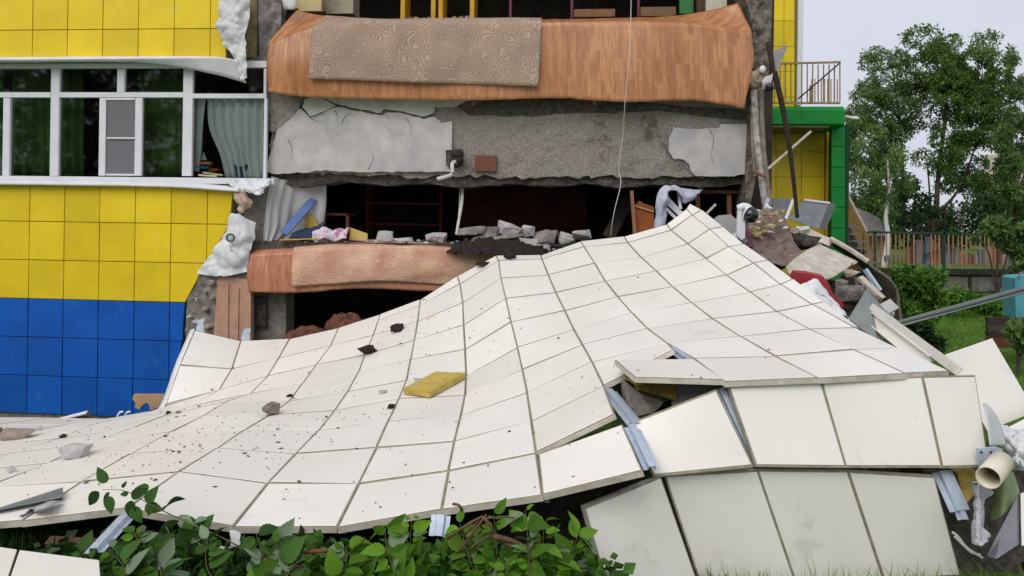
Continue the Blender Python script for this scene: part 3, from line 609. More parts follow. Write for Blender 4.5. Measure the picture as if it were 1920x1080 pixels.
# last three under the slope on the right, and the folded-down front rows
q = [SV[('f', 8)], SV[('g', 8)], SV[('g', 9)], SV[('f', 9)]]
FRONT = V((0, -1, 0.25))
frows = [[P(1177, 794, 4.74), P(1343, 729, 4.76), P(1413, 875, 4.56), P(1226, 893, 4.50)],
         [P(1366, 723, 4.76), P(1539, 712, 4.80), P(1587, 877, 4.62), P(1419, 875, 4.58)],
         [P(1539, 712, 4.80), P(1729, 705, 4.84), P(1768, 877, 4.66), P(1587, 877, 4.62)],
         [P(1731, 705, 4.84), P(1830, 703, 4.92), P(1856, 876, 4.74), P(1769, 878, 4.67)]]
for q in frows: sheet_panel(q, FRONT, bulge=0.02)
frow2 = [[P(1246, 891, 4.58), P(1420, 881, 4.64), P(1492, 1092, 4.66), P(1314, 1098, 4.60)],
         [P(1420, 881, 4.64), P(1590, 883, 4.68), P(1658, 1088, 4.70), P(1492, 1092, 4.66)],
         [P(1590, 883, 4.68), P(1752, 893, 4.72), P(1803, 1082, 4.74), P(1658, 1088, 4.70)],
         [P(1095, 951, 4.34), P(1240, 893, 4.52), P(1312, 1098, 4.52), P(1137, 1098, 4.28)]]
for k, q in enumerate(frow2): sheet_panel(q, FRONT, deep=0.045 if k == 3 else 0.03, bulge=0.015 if k < 3 else 0.05)
# galvanised rails that carried the panels
def hat_rail(name, a, b, wd, up, parent, mat=ZINC, ht=0.025):
    a, b = V(a), V(b); d = (b - a).normalized(); s = d.cross(V(up)).normalized(); u = s.cross(d)
    prof = [(-wd / 2, 0), (-wd * .25, 0), (-wd * .2, ht), (wd * .2, ht), (wd * .25, 0), (wd / 2, 0), (wd / 2, -0.003), (wd * .22, -0.003), (wd * .17, ht - .003), (-wd * .17, ht - .003), (-wd * .22, -0.003), (-wd / 2, -0.003)]
    return MB().prism([a + s * x + u * y for x, y in prof], b - a).build(name, mat, parent)
hat_rail('rail', P(1142, 735, 5.30), P(1195, 800, 4.72), 0.11, UP, fall); hat_rail('rail', P(1184, 800, 4.72), P(1222, 880, 4.40), 0.10, UP, fall)
hat_rail('rail', P(1352, 728, 4.86), P(1420, 872, 4.66), 0.10, FRONT, fall)
hat_rail('rail', P(1262, 655, 5.62), P(1300, 684, 5.3), 0.10, UP, fall)
hat_rail('rail', P(1766, 884, 4.80), P(1800, 958, 4.66), 0.13, FRONT, fall); hat_rail('rail', P(1798, 950, 4.68), P(1806, 975, 4.64), 0.07, FRONT, fall)
for c in 'yzab':                              # joists under the sheet, seen end-on at the front
    hat_rail('rail', SV[(c, 10)] + V((0, .05, -0.06)), SV[(c, 8)] + V((0, 0, -0.06)), 0.09, UP, fall)
hat_rail('rail', P(827, 966, 4.24), P(822, 1006, 4.18), 0.11, FRONT, fall)
# flashing along the left torn edge and the strip lying at the lower left
cloth('edge_flashing', [[P(x, y, d) for x, y, d in ((366, 616, 9.45), (338, 682, 8.8), (310, 760, 8.33), (290, 776, 8.36))], [P(x, y, d) for x, y, d in ((357, 618, 9.5), (328, 684, 8.88), (302, 757, 8.42), (280, 778, 8.42))]], METAL, fall, 14, 2, 0.004, 5, 0.003)

def SH(x, y):                                 # the spot of the sheet seen at this pixel
    r = ray(x, y); o = V((0, 0, EYE)); best = None
    from mathutils.geometry import intersect_ray_tri as irt
    for q in QUADS:
        for t in ((0, 1, 2), (0, 2, 3)):
            h = irt(q[t[0]], q[t[1]], q[t[2]], r, o, True)
            if h is not None and (best is None or h.y < best.y): best = h
    return best if best is not None else P(x, y, 6)
# ------------------------------------------------------------------ floor coverings hanging from the broken edges
def Fr(*t): return [F(x, y, b) for x, y, b in t]
def one(o, label, cat, group=None): return tag(o, label, cat, group)
def drape(name, back, fold, low, bot, mat, nu, nv, amp, thick, tear, seed):
    """sheet that lies on the floor, turns over a tight edge and hangs down nearly flat"""
    rows = [Fr(*back), Fr(*[(x + (bx - x) * .25, y + (by - y) * .3, b + .12) for (x, y, b), (bx, by, bb) in zip(fold, back)]), Fr(*[(x, y - 1.5, b + .035) for x, y, b in fold]),
            Fr(*[(x, y + 2.5, b) for x, y, b in fold]), Fr(*[(x + (lx - x) * .2, y + (ly - y) * .2, b + (lb - b) * .3) for (x, y, b), (lx, ly, lb) in zip(fold, low)]), Fr(*low), Fr(*bot)]
    return cloth(name, rows, mat, None, nu, nv, amp, 1.7, thick, tear, seed)
one(drape('linoleum_sheet', ((556, 19, .35), (640, 34, .5), (760, 37, .5), (900, 37, .5), (1050, 36, .5), (1200, 33, .5), (1300, 26, .4), (1384, 6, .25)),
    ((503, 84, -.0), (588, 52, -.02), (720, 43, -.02), (900, 43, -.02), (1050, 43, -.02), (1200, 42, -.02), (1320, 47, -.02), (1410, 63, -.02)),
    ((500, 130, -.03), (583, 117, -.08), (720, 115, -.05), (900, 118, -.09), (1050, 114, -.05), (1200, 118, -.10), (1310, 122, -.04), (1413, 118, -.08)),
    ((503, 172, -.02), (580, 182, -.05), (720, 186, -.02), (900, 188, -.07), (1040, 184, -.03), (1173, 191, -.10), (1300, 189, -.04), (1395, 203, -.10)), LINO, 80, 42, .012, .005, .012, 3), 'parquet-print linoleum hanging over the upper floor edge', 'linoleum')
one(drape('patterned_rug', ((612, 29, .15), (700, 35, .35), (800, 35, .35), (900, 34, .35), (1016, 34, .35)),
    ((586, 52, -.05), (700, 42, -.04), (800, 41, -.04), (900, 41, -.04), (1016, 42, -.04)),
    ((581, 105, -.13), (700, 105, -.11), (800, 106, -.12), (900, 107, -.13), (1013, 108, -.12)),
    ((578, 148, -.14), (680, 151, -.10), (780, 155, -.13), (890, 158, -.11), (1009, 162, -.14)), RUG, 50, 30, .006, .014, .004, 5), 'brown rug with swirling lines hanging over the linoleum of the upper floor', 'rug')
one(drape('linoleum_sheet', ((522, 449, .45), (620, 450, .6), (760, 453, .6), (900, 459, .6), (1050, 466, .6)),
    ((466, 477, -.0), (560, 472, -.02), (700, 468, -.02), (850, 472, -.02), (1020, 480, -.02)),
    ((463, 515, -.03), (555, 512, -.06), (700, 508, -.04), (850, 510, -.06), (1000, 515, -.06)),
    ((468, 548, -.02), (560, 549, -.05), (680, 541, -.03), (800, 546, -.06), (960, 550, -.06)), LINO2, 50, 34, .02, .006, .012, 9), 'reddish linoleum folded over the lower floor edge', 'linoleum')
one(drape('salmon_rug', ((556, 449, .4), (660, 450, .5), (760, 453, .5), (880, 460, .5), (1000, 468, .5)),
    ((549, 471, -.05), (660, 464, -.05), (760, 463, -.05), (880, 470, -.05), (990, 480, -.05)),
    ((547, 506, -.11), (660, 500, -.09), (760, 498, -.11), (880, 504, -.1), (990, 510, -.1)),
    ((548, 538, -.10), (640, 531, -.07), (720, 527, -.1), (800, 532, -.08), (960, 536, -.1)), RUG2, 50, 32, .03, .016, .008, 12), 'salmon rug draped over the lower floor edge, soiled at its right', 'rug')
# ------------------------------------------------------------------ torn membranes and films
one(cloth('torn_membrane', [Fr((421, -30, -.06), (445, -30, -.1), (470, -30, -.05)), Fr((410, 20, -.08), (438, 18, -.16), (468, 14, -.06)), Fr((405, 50, -.12), (432, 52, -.2), (465, 44, -.08)),
    Fr((419, 82, -.14), (438, 78, -.16), (460, 68, -.12)), Fr((436, 104, -.2), (447, 106, -.22), (462, 100, -.18)), Fr((445, 138, -.22), (454, 150, -.22), (463, 146, -.2))],
    TARP, None, 26, 50, 0.03, 5, 0.004, 0.03, 21, crease=True), 'crumpled white membrane torn loose beside the upper yellow panels', 'membrane')
one(cloth('white_scrap', [Fr((526, -20, .1), (540, -20, .05), (556, -20, .1)), Fr((530, 8, .08), (542, 12, .02), (555, 10, .08)), Fr((534, 18, .1), (544, 19, .05), (552, 16, .1))], TARP, None, 10, 8, 0.02, 8, 0.004, 0.02, 23),
    'small white scrap hanging at the upper floor beside a cream cabinet', 'scrap')
mem = thing('printed_membrane', 'grey-white printed membrane torn off along the lower yellow panels', 'membrane', F(432, 513, -.05))
cloth('film', [Fr((434, 400, -.05), (447, 401, -.12), (479, 418, -.02)), Fr((412, 450, -.06), (446, 450, -.14), (476, 452, -.02)), Fr((388, 485, -.06), (441, 485, -.13), (467, 482, -.04)), Fr((366, 514, -.05), (420, 518, -.1), (463, 510, -.05))],
      TARP2, mem, 40, 40, 0.03, 2.6, 0.004, 0.03, 25, crease=True)
INK = M('printing_ink', (0.10, 0.11, 0.12), None, 0.8)
cc = F(432, 446, -.19); ring = MB()
for k in range(20):
    a0, a1 = k / 20 * 6.283, (k + 1) / 20 * 6.283
    q = [cc + FA * math.cos(a) * r * 1.1 + V((0, 0, math.sin(a) * r)) for a, r in ((a0, .068), (a1, .068), (a1, .038), (a0, .038))]
    ring.prism(q, FB * 0.002)
ring.build('printed_ring', INK, mem)
def letter(txt, pos, size, right, up, mat, parent, name='lettering'):
    cu = bpy.data.curves.new(name, 'FONT'); cu.body = txt; cu.size = size; cu.extrude = 0.001
    ob = bpy.data.objects.new(name, cu); C.objects.link(ob)
    dg = bpy.context.evaluated_depsgraph_get(); me = bpy.data.meshes.new_from_object(ob.evaluated_get(dg))
    vs_ = [V(pos) + V(right) * v.co.x + V(up) * v.co.y + V(right).cross(V(up)) * v.co.z for v in me.vertices]; fs = [tuple(p.vertices) for p in me.polygons]
    bpy.data.objects.remove(ob); bpy.data.curves.remove(cu); bpy.data.meshes.remove(me)
    return mesh(name, vs_, fs, mat, parent)
letter('rLa', F(432, 456, -.19), 0.10, V((0, 0, -1)), FA, INK, mem)
one(cloth('foam_scrap', [Fr((438, 361, -.06), (456, 357, -.1), (471, 378, -.05)), Fr((444, 378, -.08), (457, 384, -.12), (472, 385, -.05)), Fr((447, 394, -.06), (452, 401, -.08), (461, 393, -.05))],
    M('peach_foam', (0.55, 0.40, 0.26), (0.36, 0.29, 0.24), 0.9, 14, 0.01, 40), None, 18, 18, 0.02, 9, 0.02, 0.03, 27, crease=True), 'peach foam scrap hanging below the bent window sill', 'foam scrap')
one(cloth('crumpled_flashing', [Fr((424, 338, 0), (466, 336, .05), (505, 336, .05)), Fr((432, 350, -.1), (474, 352, -.14), (503, 348, -.05)), Fr((446, 358, -.1), (478, 366, -.14), (494, 362, -.06))],
    METAL, None, 34, 18, 0.03, 7, 0.004, 0.03, 29, crease=True), 'crumpled white flashing at the broken end of the window sill', 'flashing')
one(cloth('plastic_film', [Fr((509, 330, .2), (530, 336, .3), (560, 338, .45), (612, 340, .6)), Fr((501, 372, .16), (522, 380, .25), (555, 385, .45), (611, 392, .6)), Fr((495, 425, .14), (515, 428, .22), (545, 430, .4), (600, 436, .6)), Fr((494, 452, .1), (506, 452, .15), (525, 450, .3), (560, 449, .5))],
    FILM, None, 44, 26, 0.03, 3, 0.003, 0.0, 31, (0.02, 5, lambda v: 0.5 + v)), 'sheer pale film hung at the left end of the lower room', 'plastic film')
# ------------------------------------------------------------------ behind the windows
for lab, x0, x1, nf in (('dark green curtain behind the pane left of the first wide mullion', 22, 97, 5), ('narrow green curtain behind the pane right of the first wide mullion', 114, 158, 3),
                        ('dark green curtain behind the pane beside the mosquito net', 262, 345, 5), ('green curtain behind the pane at the left picture edge', -75, 6, 4)):
    one(cloth('window_curtain', [Fr(*[(x0 + (x1 - x0) * t, y, .5) for t in (0, .5, 1)]) for y in (120, 230, 330)], CURTAIN, None, 40, 6, 0.01, 2, 0.004, 0, 33 + x0 % 7, (0.035, nf, lambda v: 1)), lab, 'curtain', 'green curtains behind the strip of windows')
one(cloth('net_curtain', [Fr((388, 180, .2), (420, 182, .22), (460, 182, .2), (497, 182, .22)), Fr((392, 240, .2), (425, 240, .24), (462, 240, .2), (497, 240, .22)), Fr((412, 290, .2), (440, 290, .22), (465, 290, .22), (497, 290, .22)), Fr((424, 334, .2), (446, 334, .22), (470, 334, .22), (497, 334, .22))],
    NET, None, 60, 14, 0.02, 3, 0.003, 0, 37, (0.05, 7, lambda v: 1)), 'white net curtain behind the right end of the windows', 'curtain')
one(cloth('net_curtain', [Fr((364, 180, .24), (372, 182, .26), (386, 182, .24)), Fr((364, 260, .24), (370, 260, .26), (379, 262, .24)), Fr((364, 320, .24), (368, 322, .26), (374, 322, .24))], NET, None, 20, 12, 0.01, 3, 0.003, 0, 39, (0.03, 3, lambda v: 1)),
    'narrow strip of net curtain beside the third wide mullion', 'curtain')
for k, (lab, x, y, wd, h, c) in enumerate((('orange cushion topmost of the coloured stack on the window sill', 386, 306, .20, .06, (0.6, 0.2, 0.06)), ('blue cushion of the stack on the window sill', 384, 313, .22, .05, (0.02, 0.16, 0.34)),
        ('purple cushion of the stack on the window sill', 388, 325, .28, .06, (0.16, 0.02, 0.14)), ('red-orange cushion beside the stack on the window sill', 402, 319, .18, .06, (0.5, 0.09, 0.03)))):
    one(rock('cushion', F(x, y + 4, .3), (wd, .16, h), M('cushion_cloth', c, None, 0.8), 140 + k, None, TH * -1, 0, 0.05, 40), lab, 'cushion')
cone = MB().tube([F(382, 300, .34), F(382, 285, .34)], [.05, .006], 10).build('white_cone', PVC); one(cone, 'small white cone on top of the stack on the window sill', 'cone')
for k, (lab, x0, y0, x1, y1, c) in enumerate((('pale magazine lying on the window sill', 378, 329, 412, 331, (0.5, 0.52, 0.36)), ('tan folder lying on the window sill', 386, 324, 422, 329, (0.42, 0.36, 0.16)))):
    o = MB().box((F(x0, y0, .2) + F(x1, y1, .2)) / 2, (F(x1, y1, .2) - F(x0, y0, .2)) / 2, FB * .1, V((0, 0, .012))).build('folder', M('paper_cover', c, None, 0.7)); one(o, lab, 'folder')
o = MB().prism([F(x, y, .2) for x, y in pxy(438, 308, 449, 313, 463, 308, 455, 334, 446, 335)], FB * .08).build('dark_vase', DBLUE); one(o, 'small dark vase behind the net curtain', 'vase')
# ------------------------------------------------------------------ upper room furniture
def shelf_unit(x0, x1, label):
    t = thing('toy_cabinet', label, 'cabinet', L(A((x0 + x1) / 2, 36, 1.0), 1.0, zU))
    a0, a1 = A(x0, 20, 1.0), A(x1, 20, 1.0); zt = zU + 1.0
    YW = bpy.data.materials.get('yellow_cabinet') or M('yellow_cabinet', (0.62, 0.36, 0.03), (0.5, 0.28, 0.03), 0.5, 8)
    PR = bpy.data.materials.get('printed_front') or M('printed_front', (0.10, 0.38, 0.55), (0.55, 0.42, 0.10), 0.5, 9, contrast=(0.44, 0.5))
    for a in (a0, a1 - .07): MB().box(L(a + .035, 1.2, (zU + zt) / 2), FA * .035, FB * .2, V((0, 0, (zt - zU) / 2))).build('side_panel', YW, t)
    MB().box(L((a0 + a1) / 2, 1.02, zU + .13), FA * ((a1 - a0) / 2 - .075), FB * .015, V((0, 0, .12))).build('front_panel', PR, t)
    MB().box(L((a0 + a1) / 2, 1.2, zU + .26), FA * ((a1 - a0) / 2 - .075), FB * .18, V((0, 0, .012))).build('shelf', YW, t)
    for k in range(4): rock('toy', L(a0 + .12 + k * (a1 - a0 - .24) / 3, 1.12, zU + .275), (.10, .09, .1), M('toy_colour', [(0.4, 0.1, 0.1), (0.5, 0.45, 0.1), (0.1, 0.2, 0.1), (0.4, 0.3, 0.4)][k], None, .6), 150 + k + x0, t)
shelf_unit(751, 816, 'yellow toy cabinet with printed front, left of the pair in the upper room')
shelf_unit(822, 889, 'yellow toy cabinet with printed front, right of the pair in the upper room')
CREAM = M('cream_laminate', (0.55, 0.44, 0.22), (0.46, 0.36, 0.18), 0.5, 5); BEIGE = M('beige_fabric', (0.42, 0.37, 0.26), (0.28, 0.24, 0.17), 0.9, 6)
def fblock(name, x0, y0, x1, y1, b, d, mat, lab, cat):
    t = thing(name, lab, cat, F((x0 + x1) / 2, y1, b))
    MB().box(*fbar(x0, y0, x1, y1, b=b + d / 2, d=d)).build('body', mat, t)
    w_ = (x1 - x0) * .06; MB().box(*fbar(x0 + w_, y0 + w_, x1 - w_, y1 - w_, b=b - .006, d=.01)).build('front_board', mat, t)
    return t
fblock('cabinet', 557, -40, 606, 24, .5, .5, CREAM, 'cream cabinet at the left end of the upper room', 'cabinet')
fblock('cabinet', 608, -40, 666, 29, .75, .5, BEIGE, 'beige padded cabinet next to the cream one in the upper room', 'cabinet')
fblock('cabinet', 1322, -40, 1358, 22, .6, .4, M('pale_cream', (0.6, 0.55, 0.42), None, .6), 'pale cabinet at the right end of the upper room', 'cabinet')
fblock('wardrobe_edge', 1307, -40, 1321, 24, .8, .4, M('dark_brown_board', (0.10, 0.045, 0.025), None, .6), 'dark brown board standing beside the pale upper cabinet', 'board')
fblock('box', 1076, 22, 1152, 36, 1.0, .3, M('worn_ply', (0.26, 0.14, 0.06), (0.18, 0.1, 0.05), .8, 9), 'low plywood box on the upper floor left of the green board', 'box')
fblock('box', 1200, 18, 1265, 34, 1.0, .3, M('worn_ply_b', (0.22, 0.13, 0.07), None, .8, 9), 'low wooden box on the upper floor beside the green board', 'box')
fblock('green_board', 1274, -30, 1300, 27, 1.1, .1, M('green_paint', (0.05, 0.22, 0.06), None, .6), 'green board standing near the right end of the upper room', 'board')
for k, x in enumerate((957, 1072, 1197)):
    MB().tube([F(x, 36, 1.2), F(x + 1, -40, 1.2)], .022, 8).build('pole', M('maroon_pole', (0.20, 0.06, 0.10), None, .5), None)
    tag(bpy.data.objects[[o for o in bpy.data.objects.keys() if o.startswith('pole')][-1]], ('first', 'second', 'third')[k] + ' maroon pole from the left in the upper room', 'pole', 'maroon poles in the upper room')
# ------------------------------------------------------------------ lower room: furniture and rubble on the ledge
def plank(name, p0, p1, wd, th, mat, lab, cat, up=(0, -1, .3)):
    return one(MB().bar(p0, p1, wd, th, up).build(name, mat), lab, cat)
plank('blue_plank', F(532, 438, .15), F(588, 374, .55), .13, .03, BLUEB, 'blue plank leaning against the film in the lower room', 'plank')
half = [F(575, 434, .5) + FA * (.2 * math.cos(a)) + V((0, 0, .27 * math.sin(a))) for a in [math.pi * k / 16 for k in range(17)]]
one(MB().prism(half, FB * .04).build('round_backrest', M('mustard_board', (0.50, 0.34, 0.06), (0.42, 0.28, 0.05), .6)), 'mustard half-round chair back behind the blue plank', 'chair back')
one(MB().prism([F(*p) for p in ((543, 445, .15), (588, 446, .15), (606, 417, .6), (596, 419, .75))], V((0, 0, .02))).build('navy_board', DBLUE), 'navy board lying tilted under the half-round chair back', 'board')
one(MB().prism([F(*p) for p in ((545, 440, .3), (584, 438, .3), (596, 430, .5), (560, 432, .5))], V((0, 0, .02))).build('tray', BLUEB), 'light blue tray lying under the half-round chair back', 'tray')
plank('lath', F(524, 450, .05), F(602, 447, .1), .05, .02, YBOARD, 'yellowish lath on the lower ledge below the blue plank', 'lath', (0, 0, 1))
PINKC = M('pink_white_cloth', (0.62, 0.58, 0.64), (0.55, 0.18, 0.32), .9, 9, contrast=(.42, .5))
one(cloth('crumpled_cloth', [[L(A(592 + i * 16, 450, .2), .05, zLw + .02) for i in range(5)], [L(A(592 + i * 16, 450, .2), .15, zLw + .16) for i in range(5)], [L(A(596 + i * 15, 450, .2), .4, zLw + .1) for i in range(5)]], PINKC, None, 22, 14, .09, 9, .006, .02, 45), 'crumpled pink and white cloth on the lower ledge', 'cloth')
one(MB().box(F(646, 440, .4), FA * .14, FB * .03, V((0, 0, .1))).build('navy_box', DBLUE), 'navy box lid behind the pink cloth', 'lid')
yb = thing('yellow_box', 'yellow box tipped over on the lower ledge', 'box', F(672, 451, .2))
MB().prism([F(x, y, .2) for x, y in pxy(657, 427, 689, 438, 689, 452, 655, 450)], FB * .02).build('front', M('yellow_card', (0.62, 0.44, 0.13), (0.52, 0.36, 0.1), .6, 6), yb)
MB().prism([F(*p) for p in ((656, 428, .23), (650, 434, .45), (650, 450, .45), (655, 450, .23))], FA * .01).build('side', M('brown_card', (0.3, 0.17, 0.06), None, .7), yb)
RUB = [('grey block alone on the lower ledge, left of the soil heap', 708, 735, 434, 453, GREYC), ('flat fragment beside the left grey block on the lower ledge', 738, 775, 447, 454, GREYC), ('small squared block nearest the soil heap on the ledge', 797, 834, 437, 455, GREYC),
       ('long flat slab at the left of the rubble heap', 857, 910, 424, 442, CONC), ('rounded slab behind the soil on the heap', 899, 936, 428, 447, CONC), ('largest pale block at the top of the rubble heap', 935, 980, 417, 447, GREYC),
       ('pale block leaning right of the largest one on the heap', 978, 1002, 424, 447, GREYC), ('flat slab under the largest pale block', 922, 979, 441, 456, CONC), ('flat slab at the right foot of the soil heap', 975, 1017, 450, 465, GREYC),
       ('dark broken slab right of the pale blocks', 1000, 1046, 436, 456, CONC), ('pointed chunk near the right end of the rubble', 1047, 1078, 436, 458, GREYC), ('tilted slab at the right end of the rubble', 1072, 1109, 434, 451, GREYC),
       ('small stone in front of the soil heap', 884, 923, 444, 458, CONC), ('little stone touching the fallen panels below the heap', 1018, 1032, 457, 471, GREYC)]
for k, (lab, x0, x1, y0, y1, mt) in enumerate(RUB):
    wd = (F(x1, y1, .15) - F(x0, y1, .15)).length; h = (y1 - y0) / 125
    one(rock('concrete_chunk', F((x0 + x1) / 2, y1, .15 if k < 3 else -.02), (wd * 1.22, max(.14, wd * .7), h * 1.25), mt, 160 + k, None, random.uniform(-.3, .3), random.uniform(-.12, .12), .14, 18), lab, 'concrete chunk', 'rubble on the lower floor edge')
HEAP = 0
def heap(name, pts, base, size, mat, seed, parent=None, amp=.35, n=28, fr=5.0):
    vs_ = []; fs = []
    for j in range(n + 1):
        for i in range(n + 1):
            u, v = i / n * 2 - 1, j / n * 2 - 1
            h = max(0, 1 - u * u - v * v) ** .7
            q = V((u, v, 0)); k = noise.noise(q * fr + V((seed, 0, 0))) + .6 * noise.noise(q * fr * 2.6 + V((0, seed, 0)))
            vs_.append(V(base) + FA * u * size[0] + FB * v * size[1] + V((0, 0, size[2] * (h + amp * k * min(1, h * 3)))))
    fs = [(j * (n + 1) + i, j * (n + 1) + i + 1, (j + 1) * (n + 1) + i + 1, (j + 1) * (n + 1) + i) for j in range(n) for i in range(n) if (i / n * 2 - 1) ** 2 + (j / n * 2 - 1) ** 2 < 1.05]
    return mesh(name, vs_, fs, mat, parent)
one(heap('soil_heap', None, F(930, 474, -.05), (.74, .45, .205), SOIL, 3, None, .5, 44, 6), 'heap of dark crumbled soil spilling over the lower floor edge', 'soil heap')
one(MB().tube(spline([F(868, 345, .6), F(866, 380, .4), F(860, 415, .2), F(856, 440, .12)], 10), .022, 7).build('bent_pipe', PIPEW), 'thin white pipe standing behind the soil heap', 'pipe')
one(MB().tube([F(863, 346, .62), F(862, 385, .5), F(858, 430, .3)], .012, 6).build('thin_rod', PIPEW), 'thin rod beside the white pipe behind the soil heap', 'rod')
vp = thing('radiator_pipe', 'bent white radiator pipe with dark valve sticking out of the concrete edge', 'pipe', F(845, 336, .05))
MB().tube(spline([F(862, 300, .22), F(849, 306, .02), F(848, 318, -.04), F(846, 328, -.06), F(820, 336, -.06)], 20), .03, 9).build('pipe', PIPEW, vp, True)
for k, (x, y, r) in enumerate(((857, 289, .07), (858, 300, .06), (853, 309, .05))):
    MB().tube([F(x - 9, y + 2, .14), F(x - 4, y, .12), F(x + 5, y, .12), F(x + 10, y - 2, .14)], [r * .6, r, r, r * .5], 8).build('valve', RUST, vp, True)
MB().box(*fbar(842, 280, 868, 312, b=.25, d=.05)).build('socket_hole', DARKC, vp)
one(MB().tube(spline([F(1184, -30, -.3), F(1182, 60, -.32), F(1178, 130, -.34), F(1172, 190, -.28), F(1168, 250, 0), F(1160, 318, .1), F(1164, 344, .05), F(1151, 400, .0), F(1145, 440, .1)], 60), .006, 6).build('hanging_wire', PIPEW), 'thin pale wire hanging down in front of the linoleum and concrete', 'wire')
cab = thing('orange_cabinet', 'broken orange veneer cabinet in the lower room right of the wire', 'cabinet', F(1205, 440, .5))
MB().prism([F(x, y, .5) for x, y in pxy(1189, 386, 1199, 376, 1204, 380, 1226, 388, 1226, 446, 1189, 446)], FB * .35).build('body', WOODO, cab)
MB().bar(F(1190, 386, .48), F(1226, 397, .48), .02, .02).build('edge_strip', M('pale_edge', (0.6, 0.36, 0.16), None, .5), cab)
MB().bar(F(1184, 358, .42), F(1191, 448, .42), .05, .09, -FB).build('side_board', M('light_brown_board', (0.34, 0.17, 0.10), (0.26, 0.12, 0.07), .6, 8), cab)
one(cloth('white_cloth', [Fr((1226, 426, .1), (1228, 395, .1), (1230, 372, .1), (1242, 350, .15), (1262, 349, .25), (1290, 354, .3), (1318, 354, .4)),
                          Fr((1236, 428, .05), (1240, 395, .02), (1246, 372, .02), (1252, 356, .05), (1268, 356, .15), (1288, 370, .2), (1310, 362, .3)),
                          Fr((1246, 424, .1), (1250, 400, .08), (1252, 372, .06), (1256, 358, .08), (1272, 360, .15), (1286, 382, .2), (1300, 372, .3))],
    CLOTHW, None, 50, 14, .05, 6, .006, .03, 51), 'white lace cloth thrown over a broken frame in the lower room', 'cloth')
fr = thing('broken_trestle', 'broken white metal trestle under the white lace cloth', 'trestle', F(1262, 412, .3))
for p0, p1 in (((1250, 370), (1284, 406)), ((1253, 382), (1276, 404)), ((1249, 391), (1270, 412)), ((1272, 358), (1276, 392))): MB().bar(F(*p0, .3), F(*p1, .25), .045, .03, -FB).build('bar', PVC, fr)
tb = thing('wooden_table', 'dark red wooden table wreck at the right end of the lower room', 'table', F(1340, 402, .6))
MB().box(F(1335, 361, .8), FA * .36, FB * .3, V((0, 0, .025))).build('tabletop', M('dark_red_wood', (0.10, 0.03, 0.025), None, .5), tb)
for x in (1308, 1366): MB().bar(F(x, 364, .6), F(x + 1, 408, .6), .1 if x > 1340 else .06, .06).build('leg', M('brown_leg', (0.25, 0.10, 0.05), (0.17, 0.07, 0.04), .6, 6), tb)
plank('batten', F(1325, 400, .3), F(1342, 383, .3), .035, .03, STICK, 'short batten slanting behind the fallen panels under the table', 'batten')
plank('slanted_board', F(1140, 445, 1.2), F(1180, 372, 1.6), .2, .03, M('dim_board', (0.09, 0.075, 0.06), None, .8), 'dim board slanting in the dark behind the hanging wire', 'board')
one(heap('insulation_clump', None, P(650, 618, 10.6), (.33, .3, .22), REDFLUFF, 8, None, .3, 24, 3.5), 'reddish insulation clump at the edge of the fallen panels below the salmon rug', 'insulation clump')
one(heap('insulation_clump', None, P(582, 640, 10.7), (.42, .3, .2), REDFLUFF, 14, None, .3, 24, 3.5), 'darker reddish clump left of the insulation below the salmon rug', 'insulation clump')
for k, (x, y, lab) in enumerate(((376, 612, 'bent zinc bracket on the broken masonry over the fallen panels'), (462, 632, 'white crumpled bracket at the foot of the salmon wall panel'))):
    one(cloth('bent_bracket', [[P(x - 6, y - 14, 10.2), P(x + 8, y - 16, 10.2)], [P(x - 8, y, 10.0), P(x + 6, y - 2, 10.0)], [P(x - 10, y + 12, 9.9), P(x + 8, y + 10, 9.8)]], ZINC, None, 8, 8, .03, 14, .004, .02, 60 + k), lab, 'bracket')

lt = thing('low_table', 'low dark red children table dim in the lower room', 'table', F(630, 442, 1.0))
DRW = M('dim_red_wood', (0.22, 0.07, 0.04), (0.15, 0.05, 0.03), .6, 6)
MB().box(F(630, 402, 1.2), FA * .26, FB * .25, V((0, 0, .02))).build('tabletop', DRW, lt)
for x in (608, 652): MB().bar(F(x, 404, 1.0), F(x, 446, 1.0), .05, .05).build('leg', DRW, lt)
ck = thing('wooden_shelf', 'dim wooden shelf against the back of the lower room', 'shelf', F(760, 440, 3.2))
for dz in (.2, .6, 1.0): MB().box(F(760, 440, 3.2) + V((0, 0, dz)), FA * .7, FB * .15, V((0, 0, .02))).build('board', DRW, ck)
for da in (-.71, .71): MB().box(F(760, 440, 3.2) + FA * da + V((0, 0, .6)), FA * .02, FB * .16, V((0, 0, .6))).build('side_panel', DRW, ck)
fr_ = MB(); rq = random.Random(44)
for k in range(170):                          # fine broken bits along the lower edge
    x = rq.choice((rq.uniform(560, 1110), rq.gauss(960, 70))); q = F(x, 452 + max(0, (x - 800) * .07) + rq.uniform(-2, 6), rq.uniform(-.05, .35)); sz = rq.uniform(.012, .05)
    v_, f_ = rock_data((sz * 1.5, sz, sz * .8), 600 + k, 9, .15); fr_.add([v + q + V((0, 0, sz * .3)) for v in v_], f_)
tag(fr_.build('fine_rubble', GREYC), 'fine broken bits along the edge of the lower floor', 'rubble', kind='stuff')
